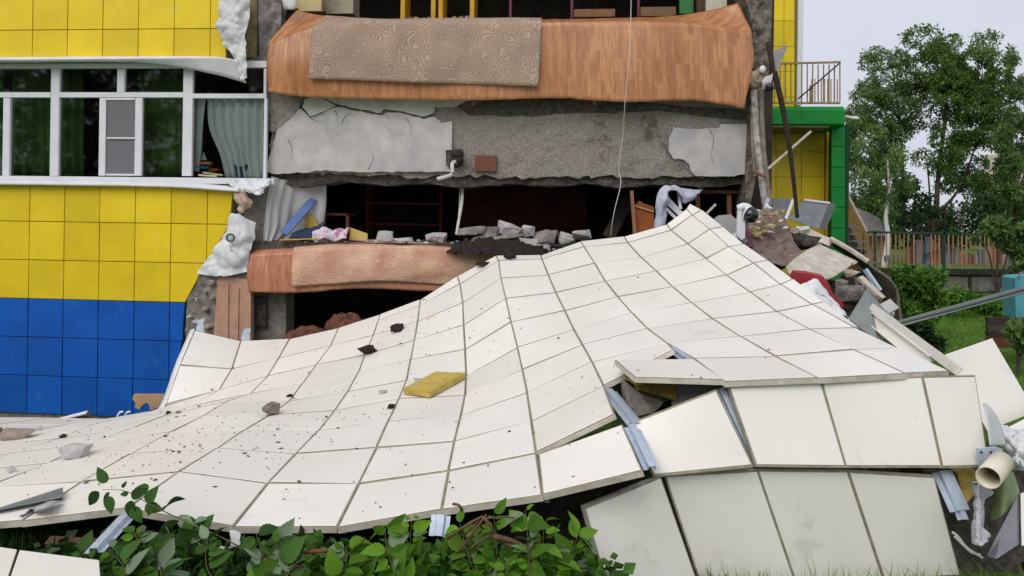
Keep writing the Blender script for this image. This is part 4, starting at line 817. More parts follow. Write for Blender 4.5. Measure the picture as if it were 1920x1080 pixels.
# ------------------------------------------------------------------ what lies on the fallen sheet
def on(x, y, dz=0.0): return SH(x, y) + V((0, 0, dz))
wb = [on(757, 741), on(817, 709), on(873, 711), on(806, 748)]
n_ = (wb[1] - wb[0]).cross(wb[3] - wb[0]).normalized(); n_ = n_ if n_.z > 0 else -n_
bmx = rough_face('insulation_board', [p + n_ * .065 for p in wb], -n_ * .055, WOOL, .006, 3, .06, None); one(bmx, 'yellow mineral wool board lying on the cream panels', 'insulation board')
def clump(lab, x, y, wpx, hpx, mat, seed, name='dirt_clump', cat='dirt clump', rough=.25, n=26, grp=None):
    p = on(x, y); s = p.y / FPX
    return one(rock(name, p - V((0, 0, .004)), (wpx * s, wpx * s * .9, hpx * s * 1.15), mat, seed, None, seed * .7, 0, rough, n), lab, cat, grp)
clump('pale squared concrete block on the panels at far left', 141, 856, 58, 24, GREYC, 201, 'concrete_block', 'concrete block', .07, 14)
clump('brown-grey stone on a panel joint left of the centre', 508, 778, 36, 22, M('brown_stone', (0.27, 0.23, 0.19), (0.16, 0.13, 0.11), .9, 20, .01, 50), 202, 'stone', 'stone', .16, 16)
clump('larger dark soil clump on the upper left panels', 690, 665, 30, 16, SOIL, 203); clump('dark soil clump above the larger one on the panels', 745, 621, 26, 15, SOIL, 204)
clump('small grey stone at the left picture edge on the panels', 22, 886, 17, 12, GREYC, 205, 'stone', 'stone'); clump('small dark clump below the yellow insulation board', 735, 766, 14, 9, SOIL, 206)
clump('dark clump at the top joint under the soil heap', 905, 497, 30, 10, SOIL, 207); clump('dark clump on the top strip right of the heap foot', 957, 485, 24, 9, SOIL, 208)
clump('grey foam bit behind the insulation board', 787, 722, 27, 12, M('grey_foam', (0.42, 0.43, 0.46), None, .9, 20, .01, 50), 209, 'foam_bit', 'foam bit'); clump('tiny white foam bit behind the insulation board', 818, 708, 13, 9, PVC, 210, 'foam_bit', 'foam bit')
clump('flat grey flake left of the insulation board', 717, 737, 18, 6, GREYC, 211, 'stone', 'stone'); clump('dark flat flake above the brown-grey stone', 543, 744, 13, 6, SOIL, 212)
clump('dark clump on the far left panels below the blue wall', 119, 820, 14, 7, SOIL, 213); clump('dark flake near the bend below the beige board', 316, 776, 13, 6, SOIL, 214); clump('flat flake right of the one below the beige board', 336, 775, 12, 5, M('flake', (0.2, 0.18, 0.16), None, .9), 215)
clump('rough beige rubble lump by the wall at far left', 32, 823, 66, 17, BEIGEC, 216, 'rubble_lump', 'rubble lump', .12, 20); clump('brown rubble lump at the left picture edge by the wall', -2, 814, 22, 14, M('brown_rubble', (0.2, 0.15, 0.12), None, .9, 15), 217, 'rubble_lump', 'rubble lump')
clump('small grey lump right of the beige rubble at far left', 74, 808, 15, 10, GREYC, 218, 'stone', 'stone')
rnd = random.Random(5); cv = MB()
for k in range(720):                          # crumbs nobody would count
    mode = rnd.random()
    if mode < .3: x, y = rnd.gauss(500, 130), rnd.gauss(800, 40)
    elif mode < .5: x, y = rnd.gauss(800, 40), 560 + (rnd.random() ** 1.5) * 110
    elif mode < .75: x, y = rnd.gauss(250, 160), rnd.gauss(840, 45)
    else: x, y = rnd.uniform(380, 1500), rnd.uniform(520, 960)
    r = ray(x, y); p = SH(x, y)
    if abs(p.y - 6) < 1e-6: continue
    s = rnd.uniform(.003, .008) if rnd.random() < .9 else rnd.uniform(.010, .018)
    vs_, fs = rock_data((s * 2.4, s * 2, s * 1.2), k, 8, .15)
    if s < .009: vs_, fs = [V(v) * s * 1.3 for v in ((1, 0, 0), (-.6, .8, 0), (-.5, -.9, 0), (.1, 0, .9))], [(0, 1, 3), (1, 2, 3), (2, 0, 3), (0, 2, 1)]
    cv.add([v + p + V((0, 0, s * .3)) for v in vs_], fs)
tag(cv.build('scattered_crumbs', M('crumbs', (0.16, 0.13, 0.11), (0.05, 0.04, 0.035), .95, 3)), 'fine dark crumbs and grit scattered over the fallen cream panels', 'crumbs', kind='stuff')
ls_ = [on(-40, 973, .015), on(118, 926, .03), on(118, 941, .015), on(-40, 993, .012)]
one(MB().prism(ls_, V((0, 0, .012))).build('metal_strip', GREYMETAL), 'grey metal strip lying across the lowest panels at the left edge', 'metal strip')
tor = cloth('torn_sealant', [[on(40, 973, .02), on(62, 962, .03), on(90, 950, .03)], [on(48, 978, .02), on(68, 968, .03), on(117, 944, .02)]], PLASTER, None, 12, 3, .015, 20, .006, .02, 71); one(tor, 'torn sealant strip below the grey metal strip', 'sealant')
brd = MB().prism([P(x, y, 8.55) for x, y in pxy(251, 739, 308, 739, 303, 762, 281, 770, 279, 757, 274, 755, 267, 760, 261, 768, 253, 764, 254, 755, 248, 748)], V((.01, .03, 0))).build('beige_board', M('beige_fibreboard', (0.42, 0.28, 0.17), (0.36, 0.22, 0.13), .8, 6)); one(brd, 'broken beige board with a hooked end against the blue wall', 'board')
for k, x in enumerate((219, 233)):
    one(MB().tube(spline([P(x - 1, 790, 8.5), P(x + 2, 779, 8.5), P(x + 6, 773, 8.5), P(x + 12, 772, 8.5)], 12), .012, 6).build('cable_end', PVC), ('left' if k == 0 else 'right') + ' of two short white cable ends curling up at the blue wall', 'cable', 'white cable ends at the blue wall')
wdg = MB().prism([P(x, y, 8.6) for x, y in pxy(85, 795, 120, 786, 162, 772, 167, 786, 150, 795)], V((0, .06, 0))); one(wdg.build('board_offcut', MUD), 'dark wedge-shaped offcut tilted against the blue wall', 'offcut')
one(MB().bar(P(84, 793, 8.55), P(163, 773, 8.55), .05, .015, (0, -.3, 1)).build('white_lath', PVC), 'white lath along the top of the dark wedge-shaped offcut', 'lath')
one(cloth('foil_scrap', [[P(-10, 792, 8.6), P(30, 793, 8.6), P(70, 797, 8.6)], [P(-10, 802, 8.2), P(28, 803, 8.2), P(60, 803, 8.2)], [P(-10, 812, 8.0), P(20, 812, 8.0), P(40, 810, 8.0)]], TARP, None, 14, 8, .05, 6, .004, .03, 73), 'crumpled white scrap by the wall at the left picture edge', 'scrap')
# in the gap between the panels
one(rock('wool_lump', P(1192, 722, 5.02), (.10, .2, .12), WOOLD, 221, None, .4, 0, .2, 26), 'small mineral wool lump at the left of the gap in the panels', 'wool lump')
one(rough_face('wool_slab', [P(x, y, d) for x, y, d in ((1190, 703, 5.12), (1268, 712, 5.05), (1268, 752, 4.98), (1240, 742, 5.0), (1198, 730, 5.05))], V((0, .12, -.03)), WOOLD, .02, 9, .05, None), 'brown-yellow mineral wool slab in the gap between the panels', 'wool slab')
one(rough_face('concrete_piece', [P(x, y, d) for x, y, d in ((1168, 712, 5.25), (1196, 735, 5.15), (1245, 752, 5.1), (1225, 775, 5.0), (1188, 782, 5.0), (1178, 770, 5.1))], V((0, .15, -.05)), CONC, .03, 19, .06, None), 'grey broken concrete under the wool in the gap', 'concrete piece')
one(MB().prism([P(x, y, d) for x, y, d in ((1262, 708, 5.2), (1345, 712, 5.1), (1345, 738, 5.0), (1262, 765, 5.0))], V((0, .05, -.05))).build('grey_board', M('grey_fibre_board', (0.34, 0.35, 0.33), None, .8, 8)), 'smooth grey board seen in the gap right of the wool', 'board')
# ------------------------------------------------------------------ floodlight at the top right corner
fl = thing('floodlight', 'white floodlight arm with black globe lying on the top corner of the fallen panels', 'floodlight', P(1385, 462, 9.0))
YF = 9.0
MB().prism([P(x, y, YF) for x, y in pxy(1366, 443, 1378, 436, 1384, 441, 1383, 460, 1378, 464, 1366, 456)], V((.01, .03, 0))).build('base_plate', PVC, fl)
for x, y in ((1369, 452), (1373, 458), (1378, 461), (1370, 446)): MB().tube([P(x, y, YF - .012), P(x, y, YF + .005)], .009, 6).build('bolt_hole', BLACK, fl)
MB().prism([P(x, y, YF - .03) for x, y in pxy(1381, 440, 1384, 392, 1388, 388, 1392, 389, 1398, 396, 1397, 446, 1390, 450)], V((.01, .07, 0))).build('arm', PVC, fl)
MB().tube(spline([P(1385, 391, YF), P(1392, 387, YF - .02), P(1401, 388, YF - .02), P(1405, 392, YF)], 10), .045, 8).build('bracket', PVC, fl, True)
def ball(name, c, r, mat, parent, n=14, sq=(1, 1, 1)):
    vs_ = []; fs = []
    for j in range(n + 1):
        for i in range(2 * n):
            t, p = math.pi * j / n, math.pi * i / n
            vs_.append(V(c) + V((r * sq[0] * math.sin(t) * math.cos(p), r * sq[1] * math.sin(t) * math.sin(p), r * sq[2] * math.cos(t))))
    for j in range(n):
        for i in range(2 * n):
            fs.append((j * 2 * n + i, j * 2 * n + (i + 1) % (2 * n), (j + 1) * 2 * n + (i + 1) % (2 * n), (j + 1) * 2 * n + i))
    return mesh(name, vs_, fs, mat, parent, True)
ball('globe', P(1407, 403, YF - .05), .098, M('smoked_dome', (0.01, 0.011, 0.016), None, .12, 5, spec=.6), fl)
MB().tube([P(1398, 399, YF), P(1404, 401, YF - .02)], [.105, .10], 16).build('globe_collar', PVC, fl, True)
MB().prism([P(x, y, YF - .02) for x, y in pxy(1384, 448, 1395, 443, 1401, 447, 1401, 455, 1393, 457, 1386, 455)], V((0, .06, 0))).build('hinge', GREYMETAL, fl)
MB().tube(spline([P(1391, 455, 8.95), P(1399, 462, 8.8), P(1398, 470, 8.65), P(1388, 477, 8.5), P(1374, 482, 8.42)], 24), .024, 8).build('cable', BLACK, fl, True)
one(MB().prism([P(x, y, 9.5) for x, y in pxy(1337, 411, 1347, 404, 1370, 402, 1376, 408, 1382, 412, 1392, 460, 1372, 452)], V((.02, .05, 0))).build('grey_plate', M('pale_grey_plate', (0.42, 0.41, 0.41), (0.36, 0.35, 0.35), .7, 5)), 'rounded pale grey plate behind the floodlight arm', 'plate')
# ------------------------------------------------------------------ rubble right of the sheet
pc = thing('broken_pier', 'broken brown masonry pier with clinging yellowish insulation beside the floodlight', 'pier', P(1450, 500, 9.4))
rough_face('masonry', [P(x, y, d) for x, y, d in ((1402, 430, 9.45), (1410, 398, 9.6), (1434, 392, 9.7), (1460, 394, 9.7), (1473, 412, 9.6), (1482, 432, 9.5), (1488, 452, 9.4), (1504, 472, 9.3), (1490, 490, 9.1), (1466, 500, 9.0), (1440, 492, 9.05), (1405, 470, 9.2))], V((.1, .5, -.1)),
           M('pinkish_masonry', (0.30, 0.225, 0.19), (0.15, 0.105, 0.09), .95, 12, .03, 30, spots=[((0.42, 0.36, 0.24), 7, .62)]), .07, 33, .05, pc)
rw = random.Random(12)
for k in range(24):
    x, y = rw.uniform(1414, 1474), rw.uniform(398, 446); s = rw.uniform(.05, .13)
    rock('insulation_tuft', P(x, y, 9.42 - (y - 398) * .002), (s, s * .8, s * .6), M('tuft_%d' % (k % 3), [(0.46, 0.38, 0.2), (0.6, 0.55, 0.42), (0.36, 0.27, 0.12)][k % 3], None, .95, 20, .01, 40) if k < 3 else bpy.data.materials['tuft_%d' % (k % 3)], 230 + k, pc, k, 0, .2, 14)
MB().bar(P(1401, 432, 9.3), P(1406, 466, 9.15), .06, .08, -FB).build('purple_edge', M('purple_paint', (0.16, 0.05, 0.08), None, .7), pc)
gm = thing('bent_sheet_metal', 'bent grey sheet metal tray leaning in front of the yellow wing', 'sheet metal', P(1520, 430, 10.6))
MB().prism([P(x, y, d) for x, y, d in ((1508, 375, 11), (1555, 381, 11), (1535, 430, 10.5), (1478, 410, 10.5))], V((0, .03, 0))).build('plate', GREYMETAL, gm)
MB().prism([P(x, y, d) for x, y, d in ((1555.5, 381, 11), (1568, 383, 10.8), (1548, 431, 10.3), (1535.5, 430, 10.5))], V((.01, .02, 0))).build('flange', M('grey_flange', (0.12, 0.125, 0.13), None, .5), gm)
MB().bar(P(1508, 374.5, 10.98), P(1556, 380.5, 10.98), .03, .03).build('rim', METAL, gm)
gm2 = MB().prism([P(x, y, d) for x, y, d in ((1450, 372, 11.1), (1486, 373, 11.1), (1474, 408, 10.8), (1448, 402, 10.8))], V((0, .03, 0))).build('metal_sheet', GREYMETAL); one(gm2, 'smaller grey metal sheet left of the bent tray', 'sheet metal')
for k, (a, b, lab) in enumerate((((1487, 374, 10.7), (1473, 411, 10.5), 'pale lath standing between the two grey metal sheets'), ((1436, 384, 10.3), (1472, 414, 10.1), 'zinc strip slanting behind the broken pier'), ((1440, 372, 10.4), (1432, 400, 10.2), 'short zinc strip behind the broken pier'))):
    plank('strip', P(*a), P(*b), .04, .02, METAL if k == 0 else ZINC, lab, 'strip')
cb = MB().tube(spline([P(1441, 80, 10.3), P(1451, 130, 10.2), P(1466, 195, 10.2), P(1478, 260, 10.2), P(1487, 330, 10.25), P(1495, 408, 10.3)], 30), [.045 - .02 * i / 30 for i in range(31)], 8).build('black_cable', RUST, None, True); one(cb, 'thick dark cable hanging in front of the yellow and green wing', 'cable')
one(MB().tube([P(1440, 317, 10.4), P(1520, 247, 10.9)], .02, 6).build('pale_stick', STICK), 'pale stick slanting across the yellow wing', 'stick')
one(MB().prism([P(x, y, d) for x, y, d in ((1450, 95, 10.2), (1478, 84, 10.0), (1458, 134, 10.1), (1450, 128, 10.2))], V((0, .02, 0))).build('grey_flap', M('grey_flap', (0.3, 0.3, 0.29), None, .6)), 'grey triangular metal flap hanging at the torn column', 'flap')
one(rock('fibre_tuft', P(1421, 166, 10.3), (.22, .2, .34), M('tan_fibre', (0.42, 0.34, 0.24), (0.26, 0.2, 0.13), .95, 14, .03, 40), 261, None, 0, 0, .25, 30), 'tan fibre tuft stuck to the torn column', 'fibre tuft')
one(ball('white_insulator', P(1430, 130, 10.2), .045, PVC, None, 8, (1, 1, 1.2)), 'small white knob on the torn column', 'knob')
one(cloth('clear_bag', [[P(1433, 140, 10.2), P(1448, 136, 10.15)], [P(1430, 155, 10.15), P(1447, 152, 10.1)], [P(1428, 168, 10.2), P(1444, 166, 10.2)]], FILM, None, 8, 8, .05, 9, .003, .02, 77), 'small clear bag caught on the torn column', 'bag')
cup = MB().tube([P(1448, 163, 10.1), P(1444, 163, 10.0), P(1441, 164, 9.95)], [.04, .055, .05], 10).build('dark_socket', BLACK, None, True); one(cup, 'dark round socket hanging beside the clear bag', 'socket')
one(MB().tube([P(1410, 320, 10.4), P(1436, 332, 10.3)], .025, 6).build('rusty_bar', M('rust_bar', (0.2, 0.1, 0.06), None, .9)), 'short rusty bar sticking out of the torn column', 'bar')
one(cloth('dirty_board', [[P(1474, 500, 8.7), P(1500, 478, 9.2), P(1535, 459, 9.7)], [P(1478, 512, 8.6), P(1520, 497, 9.0), P(1568, 474, 9.6)], [P(1486, 520, 8.5), P(1535, 516, 8.8), P(1604, 490, 9.5)], [P(1500, 526, 8.45), P(1556, 522, 8.75), P(1605, 492, 9.48)]], DIRTYP, None, 20, 14, .01, 3, .03, 0, 81), 'large dirty white board sloping behind the red plastic', 'board')
for k, (a, b, wd, mt, lab) in enumerate((((1484, 430, 10.1), (1536, 463, 9.8), .10, TIMBER, 'weathered timber at the left edge of the dirty board'), ((1514, 437, 10.2), (1560, 458, 9.9), .12, DIRTYP, 'dirty pale board above the weathered timber'), ((1488, 446, 9.9), (1530, 470, 9.7), .06, RUST, 'dark strip under the weathered timber'))):
    plank('timber', P(*a), P(*b), wd, .05, mt, lab, 'timber')
one(rock('white_lump', P(1501, 440, 10.2), (.3, .2, .13), TARP, 265, None, .3, 0, .15, 20), 'white rounded lump below the bent grey tray', 'lump')
one(rock('dark_rubble', P(1508, 470, 9.8), (.4, .3, .25), DARKC, 266, None, 0, 0, .2, 26), 'dark rubble under the weathered timber', 'rubble')
ms = thing('bent_muddy_sheet', 'long mud-caked sheet bent down in an arch at the right of the rubble', 'sheet', P(1680, 600, 8.8))
cloth('sheet', [[P(1558, 449, 9.9), P(1600, 474, 9.7), P(1640, 500, 9.5), P(1668, 525, 9.4), P(1681, 548, 9.3), P(1689, 604, 9.1)], [P(1560, 460, 10.2), P(1600, 488, 10.0), P(1634, 522, 9.8), P(1655, 552, 9.7), P(1670, 580, 9.6), P(1684, 612, 9.3)]], MUD, ms, 40, 10, .03, 4, .03, .02, 83)
MB().tube(spline([P(1557, 447.5, 9.86), P(1593, 468, 9.68), P(1628, 491, 9.5)], 12), .035, 6).build('pale_edge', DIRTYP, ms)
one(heap('dark_hollow_mound', None, V((4.45, 9.7, G(4.3, 9.7) - .1)), (.8, .75, 1.9), M('shadowed_debris', (0.11, 0.09, 0.075), (0.04, 0.032, 0.028), .95, 8, .03, 25), 77, None, .2, 30, 3), 'dark mound added for the shaded hollow under the bent muddy sheet', 'debris mound')  # dark mass added where the arch has a shaded hollow
one(rock('fuzzy_bundle', P(1594, 572, 8.3), (.34, .3, .26), M('grey_wool', (0.27, 0.24, 0.23), (0.12, 0.1, 0.09), .95, 10, .03, 30), 271, None, .3, 0, .15, 30), 'grey fuzzy bundle behind the red plastic', 'bundle')
one(MB().prism([P(x, y, d) for x, y, d in ((1591, 597, 7.4), (1625, 541, 8.3), (1655, 576, 8.1), (1726, 640, 7.2), (1645, 640, 6.6))], V((0, .03, -.03))).build('grey_green_board', M('grey_green_board', (0.24, 0.26, 0.25), (0.19, 0.21, 0.2), .6, 4)), 'smooth grey-green board behind the edge of the fallen panels', 'board')
rp = thing('red_plastic_sheet', 'bent red plastic edge sticking up behind the fallen panels', 'plastic sheet', P(1530, 560, 8.0))
MB().prism([P(x, y, 8.0) for x, y in pxy(1484, 521, 1491, 511, 1513, 512, 1544, 519, 1553, 530, 1564, 554, 1583, 571, 1581, 580, 1556, 556, 1541, 533, 1528, 525, 1498, 536)], V((.02, .12, .02))).build('band', RED, rp)
one(cloth('white_tarpaulin', [[P(1496, 536, 7.75), P(1514, 526, 7.85), P(1529, 523, 7.9), P(1541, 531, 7.9)], [P(1522, 552, 7.6), P(1530, 545, 7.65), P(1536, 546, 7.62), P(1562, 562, 7.8)], [P(1548, 572, 7.3), P(1552, 562, 7.4), P(1560, 562, 7.4), P(1580, 584, 7.6)], [P(1575, 596, 6.95), P(1580, 590, 7.0), P(1588, 592, 7.0), P(1596, 604, 7.2)]], TARP2, None, 34, 34, .015, 5, .006, .01, 85, crease=True), 'white tarpaulin corner in front of the red plastic', 'tarpaulin')
for k, (a, b, wd, mt, lab) in enumerate((((1560, 535, 9.0), (1612, 548, 9.1), .12, TIMBER, 'short grey timber on the mound behind the red plastic'), ((1612, 520, 9.2), (1655, 560, 9.0), .1, DIRTYP, 'pale offcut sliding down under the muddy arch'), ((1585, 580, 8.2), (1628, 562, 8.4), .05, RUST, 'rusty bar lying at the lower end of the red plastic'), ((1622, 505, 9.3), (1650, 545, 9.2), .06, ZINC, 'zinc strip under the muddy arch'), ((1640, 590, 8.6), (1676, 570, 8.7), .14, PLASTER, 'broken plaster piece at the foot of the muddy arch'))):
    plank('offcut', P(*a), P(*b), wd, .04, mt, lab, 'offcut', (.3, -.6, .7))
for k, (x, y, sz, mt, lab) in enumerate(((1575, 540, .2, CONC, 'grey lump above the fuzzy bundle'), (1640, 575, .22, MUD, 'muddy lump beside the grey-green board'), (1600, 520, .18, BEIGEC, 'sandy lump under the corner of the dirty board'), (1662, 598, .2, GREYC, 'pale lump at the foot of the muddy arch'))):
    one(rock('rubble_lump', P(x, y, 8.9), (sz, sz * .8, sz * .6), mt, 700 + k, None, k, 0, .2, 20), lab, 'rubble lump')
def channel(a, b, wd, ht, up, mat, lab):
    a, b = V(a), V(b); d = (b - a).normalized(); s = d.cross(V(up)).normalized(); u = s.cross(d); t = .012
    prof = [(-wd / 2, 0), (wd / 2, 0), (wd / 2, ht), (wd / 2 - t, ht), (wd / 2 - t, t), (-wd / 2 + t, t), (-wd / 2 + t, ht), (-wd / 2, ht)]
    return one(MB().prism([a + s * x + u * y for x, y in prof], b - a).build('channel_trim', mat), lab, 'trim')
channel(P(1636, 584, 7.6), P(1783, 697, 5.35), .10, .07, (0.5, .3, .6), WHITE, 'upper of two long cream trims leaning on the right end of the panels')
channel(P(1630, 598, 7.4), P(1738, 684, 5.7), .12, .05, (-.6, -.3, .7), WHITE, 'lower of two long cream trims leaning on the right end of the panels')
tb2 = thing('grey_tubes', 'pair of long grey tubes slanting over the lawn', 'tubes', P(1690, 606, 8.6))
MB().tube([P(1684, 605, 8.6), P(1800, 574, 8.9), P(1990, 521, 9.4)], .03, 8).build('tube', M('grey_steel', (0.14, 0.16, 0.16), None, .45), tb2, True)
MB().tube([P(1690, 610, 8.6), P(1800, 580, 8.9), P(1990, 529, 9.4)], .016, 8).build('tube', M('light_grey_steel', (0.28, 0.31, 0.31), None, .45), tb2, True)
# ------------------------------------------------------------------ heap at the lower right
def loose(q, lab, hint=FRONT, deep=.035, bulge=.03, cat='panel'):
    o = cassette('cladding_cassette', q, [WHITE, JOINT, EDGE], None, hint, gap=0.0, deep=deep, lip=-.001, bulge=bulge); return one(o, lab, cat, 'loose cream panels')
loose([P(1772, 665, 5.75), P(1861, 634, 5.95), P(1942, 772, 5.75), P(1852, 808, 5.55)], 'loose cream panel standing askew at the right picture edge')
loose([P(1880, 806, 5.5), P(1990, 750, 5.7), P(2030, 800, 5.2), P(1905, 850, 5.1)], 'loose cream panel under the askew one at the right picture edge')
loose([P(1913, 925, 4.5), P(1990, 900, 4.4), P(1990, 1010, 4.3), P(1915, 1024, 4.4)], 'loose cream panel turned sideways at the lower right edge', V((-1, -.2, .1)))
one(MB().prism([P(x, y, d) for x, y, d in ((1910, 930, 4.5), (1911, 1020, 4.42), (1868, 1048, 4.3), (1852, 1044, 4.5), (1880, 980, 4.7))], V((.01, .02, 0))).build('panel_back', M('grey_panel_back', (0.26, 0.27, 0.30), (0.2, 0.2, 0.23), .6, 5)), 'grey back of a panel leaning at the lower right edge', 'panel')
one(cloth('curled_strip', [[P(1843, 757, 4.95), P(1850, 757, 4.98)], [P(1850, 775, 4.85), P(1868, 780, 4.95)], [P(1855, 805, 4.75), P(1880, 812, 4.9)], [P(1858, 836, 4.7), P(1884, 834, 4.85)]], TARP, None, 8, 16, .01, 5, .005, .004, 91), 'white strip curling up behind the right end of the panels', 'strip')
pm = thing('printed_foil', 'crumpled printed white foil at the right picture edge', 'foil', P(1910, 880, 4.85))
cloth('foil', [[P(1872, 790, 5.1), P(1900, 800, 5.05), P(1960, 800, 5.0)], [P(1880, 830, 4.95), P(1905, 822, 4.85), P(1960, 835, 4.9)], [P(1886, 858, 4.9), P(1910, 862, 4.8), P(1960, 870, 4.85)], [P(1892, 884, 4.85), P(1915, 888, 4.85), P(1960, 900, 4.85)]], TARP2, pm, 36, 36, .03, 7, .005, .02, 93, crease=True)
letter('OUTB', P(1896, 884, 4.68), .075, V((.97, .05, .25)), V((-.25, .1, .97)), INK, pm)
zp = thing('zinc_plate', 'galvanised plate with holes beside the beige pipe end', 'plate', P(1862, 876, 4.7))
MB().prism([P(x, y, 4.68) for x, y in pxy(1832, 841, 1868, 838, 1880, 842, 1882, 858, 1836, 876)], V((0, .012, 0))).build('plate', ZINC, zp)
for x, y in ((1840, 848), (1858, 848), (1874, 849)): MB().tube([P(x, y, 4.675), P(x, y, 4.69)], .008, 6).build('bolt', RUST, zp)
dp = thing('downpipe_piece', 'short beige downpipe piece pointing down at the lower right', 'downpipe', P(1853, 900, 4.5))
a_, b__ = P(1878, 866, 4.62), P(1853, 896, 4.42); d_ = (b__ - a_)
vo = MB().tube([a_, a_ + d_ * .5, b__], .068, 20, False).build('pipe', M('beige_pipe', (0.72, 0.66, 0.52), (0.64, 0.58, 0.45), .5, 5), dp, True); vo.modifiers.new('t', 'SOLIDIFY').thickness = .006
MB().tube([a_ + d_ * .1, a_ + d_ * .12], .06, 16).build('inner_shadow_cap', BLACK, dp)
one(rough_face('wool_chunk', [P(x, y, d) for x, y, d in ((1794, 885, 4.85), (1836, 885, 4.85), (1830, 930, 4.8), (1812, 945, 4.8))], V((0, .12, 0)), WOOL, .03, 41, .05, None), 'yellow mineral wool chunk under the panel corner at lower right', 'wool chunk')
one(cloth('fabric_roll', [[P(1826, 905, 4.72), P(1836, 900, 4.6), P(1858, 910, 4.7)], [P(1822, 940, 4.6), P(1836, 945, 4.5), P(1850, 940, 4.6)], [P(1819, 985, 4.5), P(1834, 985, 4.4), P(1850, 980, 4.5)], [P(1818, 1012, 4.45), P(1838, 1024, 4.35), P(1854, 1006, 4.45)]], M('grey_fleece', (0.5, 0.5, 0.53), (0.34, 0.34, 0.38), .9, 8, .01, 40), None, 22, 36, .018, 8, .01, .03, 95, crease=True), 'grey fleece roll hanging down from the beige pipe', 'fleece')
one(cloth('green_bag', [[P(1866, 905, 4.75), P(1880, 890, 4.7), P(1898, 884, 4.75)], [P(1862, 940, 4.7), P(1884, 930, 4.6), P(1906, 905, 4.7)], [P(1854, 978, 4.65), P(1880, 965, 4.55), P(1913, 924, 4.65)]], M('olive_sheet', (0.20, 0.25, 0.12), (0.12, 0.17, 0.07), .5, 5, spots=[((0.4, 0.42, 0.33), 4, .6)]), None, 14, 14, .02, 5, .005, .01, 97), 'olive plastic sheet beside the beige pipe', 'plastic sheet')
for k, pts in enumerate((((1786, 998), (1798, 1008), (1812, 1026), (1842, 1046)), ((1790, 1006), (1806, 1022), (1822, 1036), (1838, 1040)))):
    one(MB().tube(spline([P(x, y, 4.45) for x, y in pts], 14), .007, 5).build('loose_wire', PIPEW), ('upper' if k == 0 else 'lower') + ' of two pale wires in the grass at lower right', 'wire', 'pale wires at lower right')
one(heap('void_backing', None, V((3.25, 5.35, G(3.1, 5) - .05)), (.95, .4, .72), DARKC, 91, None, .25, 24, 4), 'dark backing added behind the lower right panels for the shaded void', 'debris')  # dark backing added so the gaps read as shaded void
one(heap('filler_mound', None, V((1.9, 6.1, G(1.9, 6.1) - .1)), (1.35, 1.2, 1.0), DARKC, 92, None, .12, 24, 4), 'dark heap added under the right part of the fallen panels as support and shade backing', 'debris mound')  # added heap: props the sheet and keeps the space below it dark
one(heap('filler_mound', None, V((.3, 5.9, G(.3, 5.9) - .1)), (.9, .9, .55), DARKC, 93, None, .12, 24, 4), 'dark heap added as shade backing under the wedge-shaped slit in the panels', 'debris mound')  # added heap: dark backing seen through the slit instead of grass
one(heap('filler_mound', None, V((-2.1, 3.75, .75)), (1.2, .5, .52), DARKC, 94, None, .1, 24, 4), 'dark debris under the ground panels at lower left', 'debris mound')
# ------------------------------------------------------------------ lower left corner: more panels on the ground
for k, (q, lab) in enumerate((([P(-90, 1012, 3.72), P(32, 1030, 3.66), P(10, 1096, 3.3), P(-140, 1090, 3.32)], 'cream panel on the ground cut by the lower left corner'), ([P(37, 1031, 3.66), P(186, 1050, 3.60), P(190, 1110, 3.28), P(14, 1097, 3.3)], 'cream panel on the ground under the leaves at lower left'))):
    loose(q, lab, UP, .03, .004)
plank('brown_plank', P(90, 1016, 4.15), P(340, 1030, 4.1), .06, .03, M('dark_brown_plank', (0.09, 0.045, 0.022), (0.05, 0.026, 0.015), .6, 8), 'brown plank in the shade under the lowest panels', 'plank', (0, -.4, 1))  # plank in a darkened brown
hat_rail('steel_offcut', P(176, 1036, 3.7), P(240, 966, 4.05), .10, FRONT, None); tag(bpy.data.objects['steel_offcut'], 'zinc rail offcut slanting among the leaves at lower left', 'rail')
for k, (x, y, lab) in enumerate(((440, 1010, 'white foil scrap among leaves under the second lower joint'), (412, 1032, 'small white foil scrap among leaves left of the larger one'))):
    one(cloth('foil_scrap', [[P(x - 9, y - 11, 3.95), P(x + 12, y - 9, 3.95)], [P(x - 6, y, 3.92), P(x + 9, y + 1, 3.9)], [P(x - 8, y + 12, 3.9), P(x + 6, y + 10, 3.88)]], TARP, None, 8, 8, .03, 16, .003, .02, 99 + k), lab, 'scrap')
# ------------------------------------------------------------------ the far wing with its canopy and balcony
wing = thing('yellow_wing', 'yellow wing with green canopy, green corner pillar and white corner edge', 'building', F(1500, 480, 6.8))
def wrect(name, x0, y0, x1, y1, b, d, mat): return MB().box(*fbar(x0, y0, x1, y1, b=b + d / 2, d=d)).build(name, mat, wing)
wrect('wall', 1340, 240, 1556, 560, 6.86, .3, YEDGE); wrect('upper_wall', 1400, -60, 1489, 200, 7.26, .3, YEDGE)
xs = [1359, 1407, 1455, 1503, 1546]; ys = [238, 285, 332, 379, 426, 473, 520]
for x0, x1 in zip(xs, xs[1:]):
    for y0, y1 in zip(ys, ys[1:]):
        cassette('wall_panel', [F(x0, y0, 6.8), F(x1, y0, 6.8), F(x1, y1, 6.8), F(x0, y1, 6.8)], [YELLOW, YEDGE], wing, -FB, gap=.005, deep=.022, lip=.007, n=2)
for y0, y1 in zip([-10, 39, 87, 134.5, 182], [39, 87, 134.5, 182, 200]):
    for x0, x1 in ((1432, 1470), (1470, 1490)):
        cassette('wall_panel', [F(x0, y0, 7.2), F(x1, y0, 7.2), F(x1, y1, 7.2), F(x0, y1, 7.2)], [YELLOW, YEDGE], wing, -FB, gap=.005, deep=.022, lip=.007, n=2)
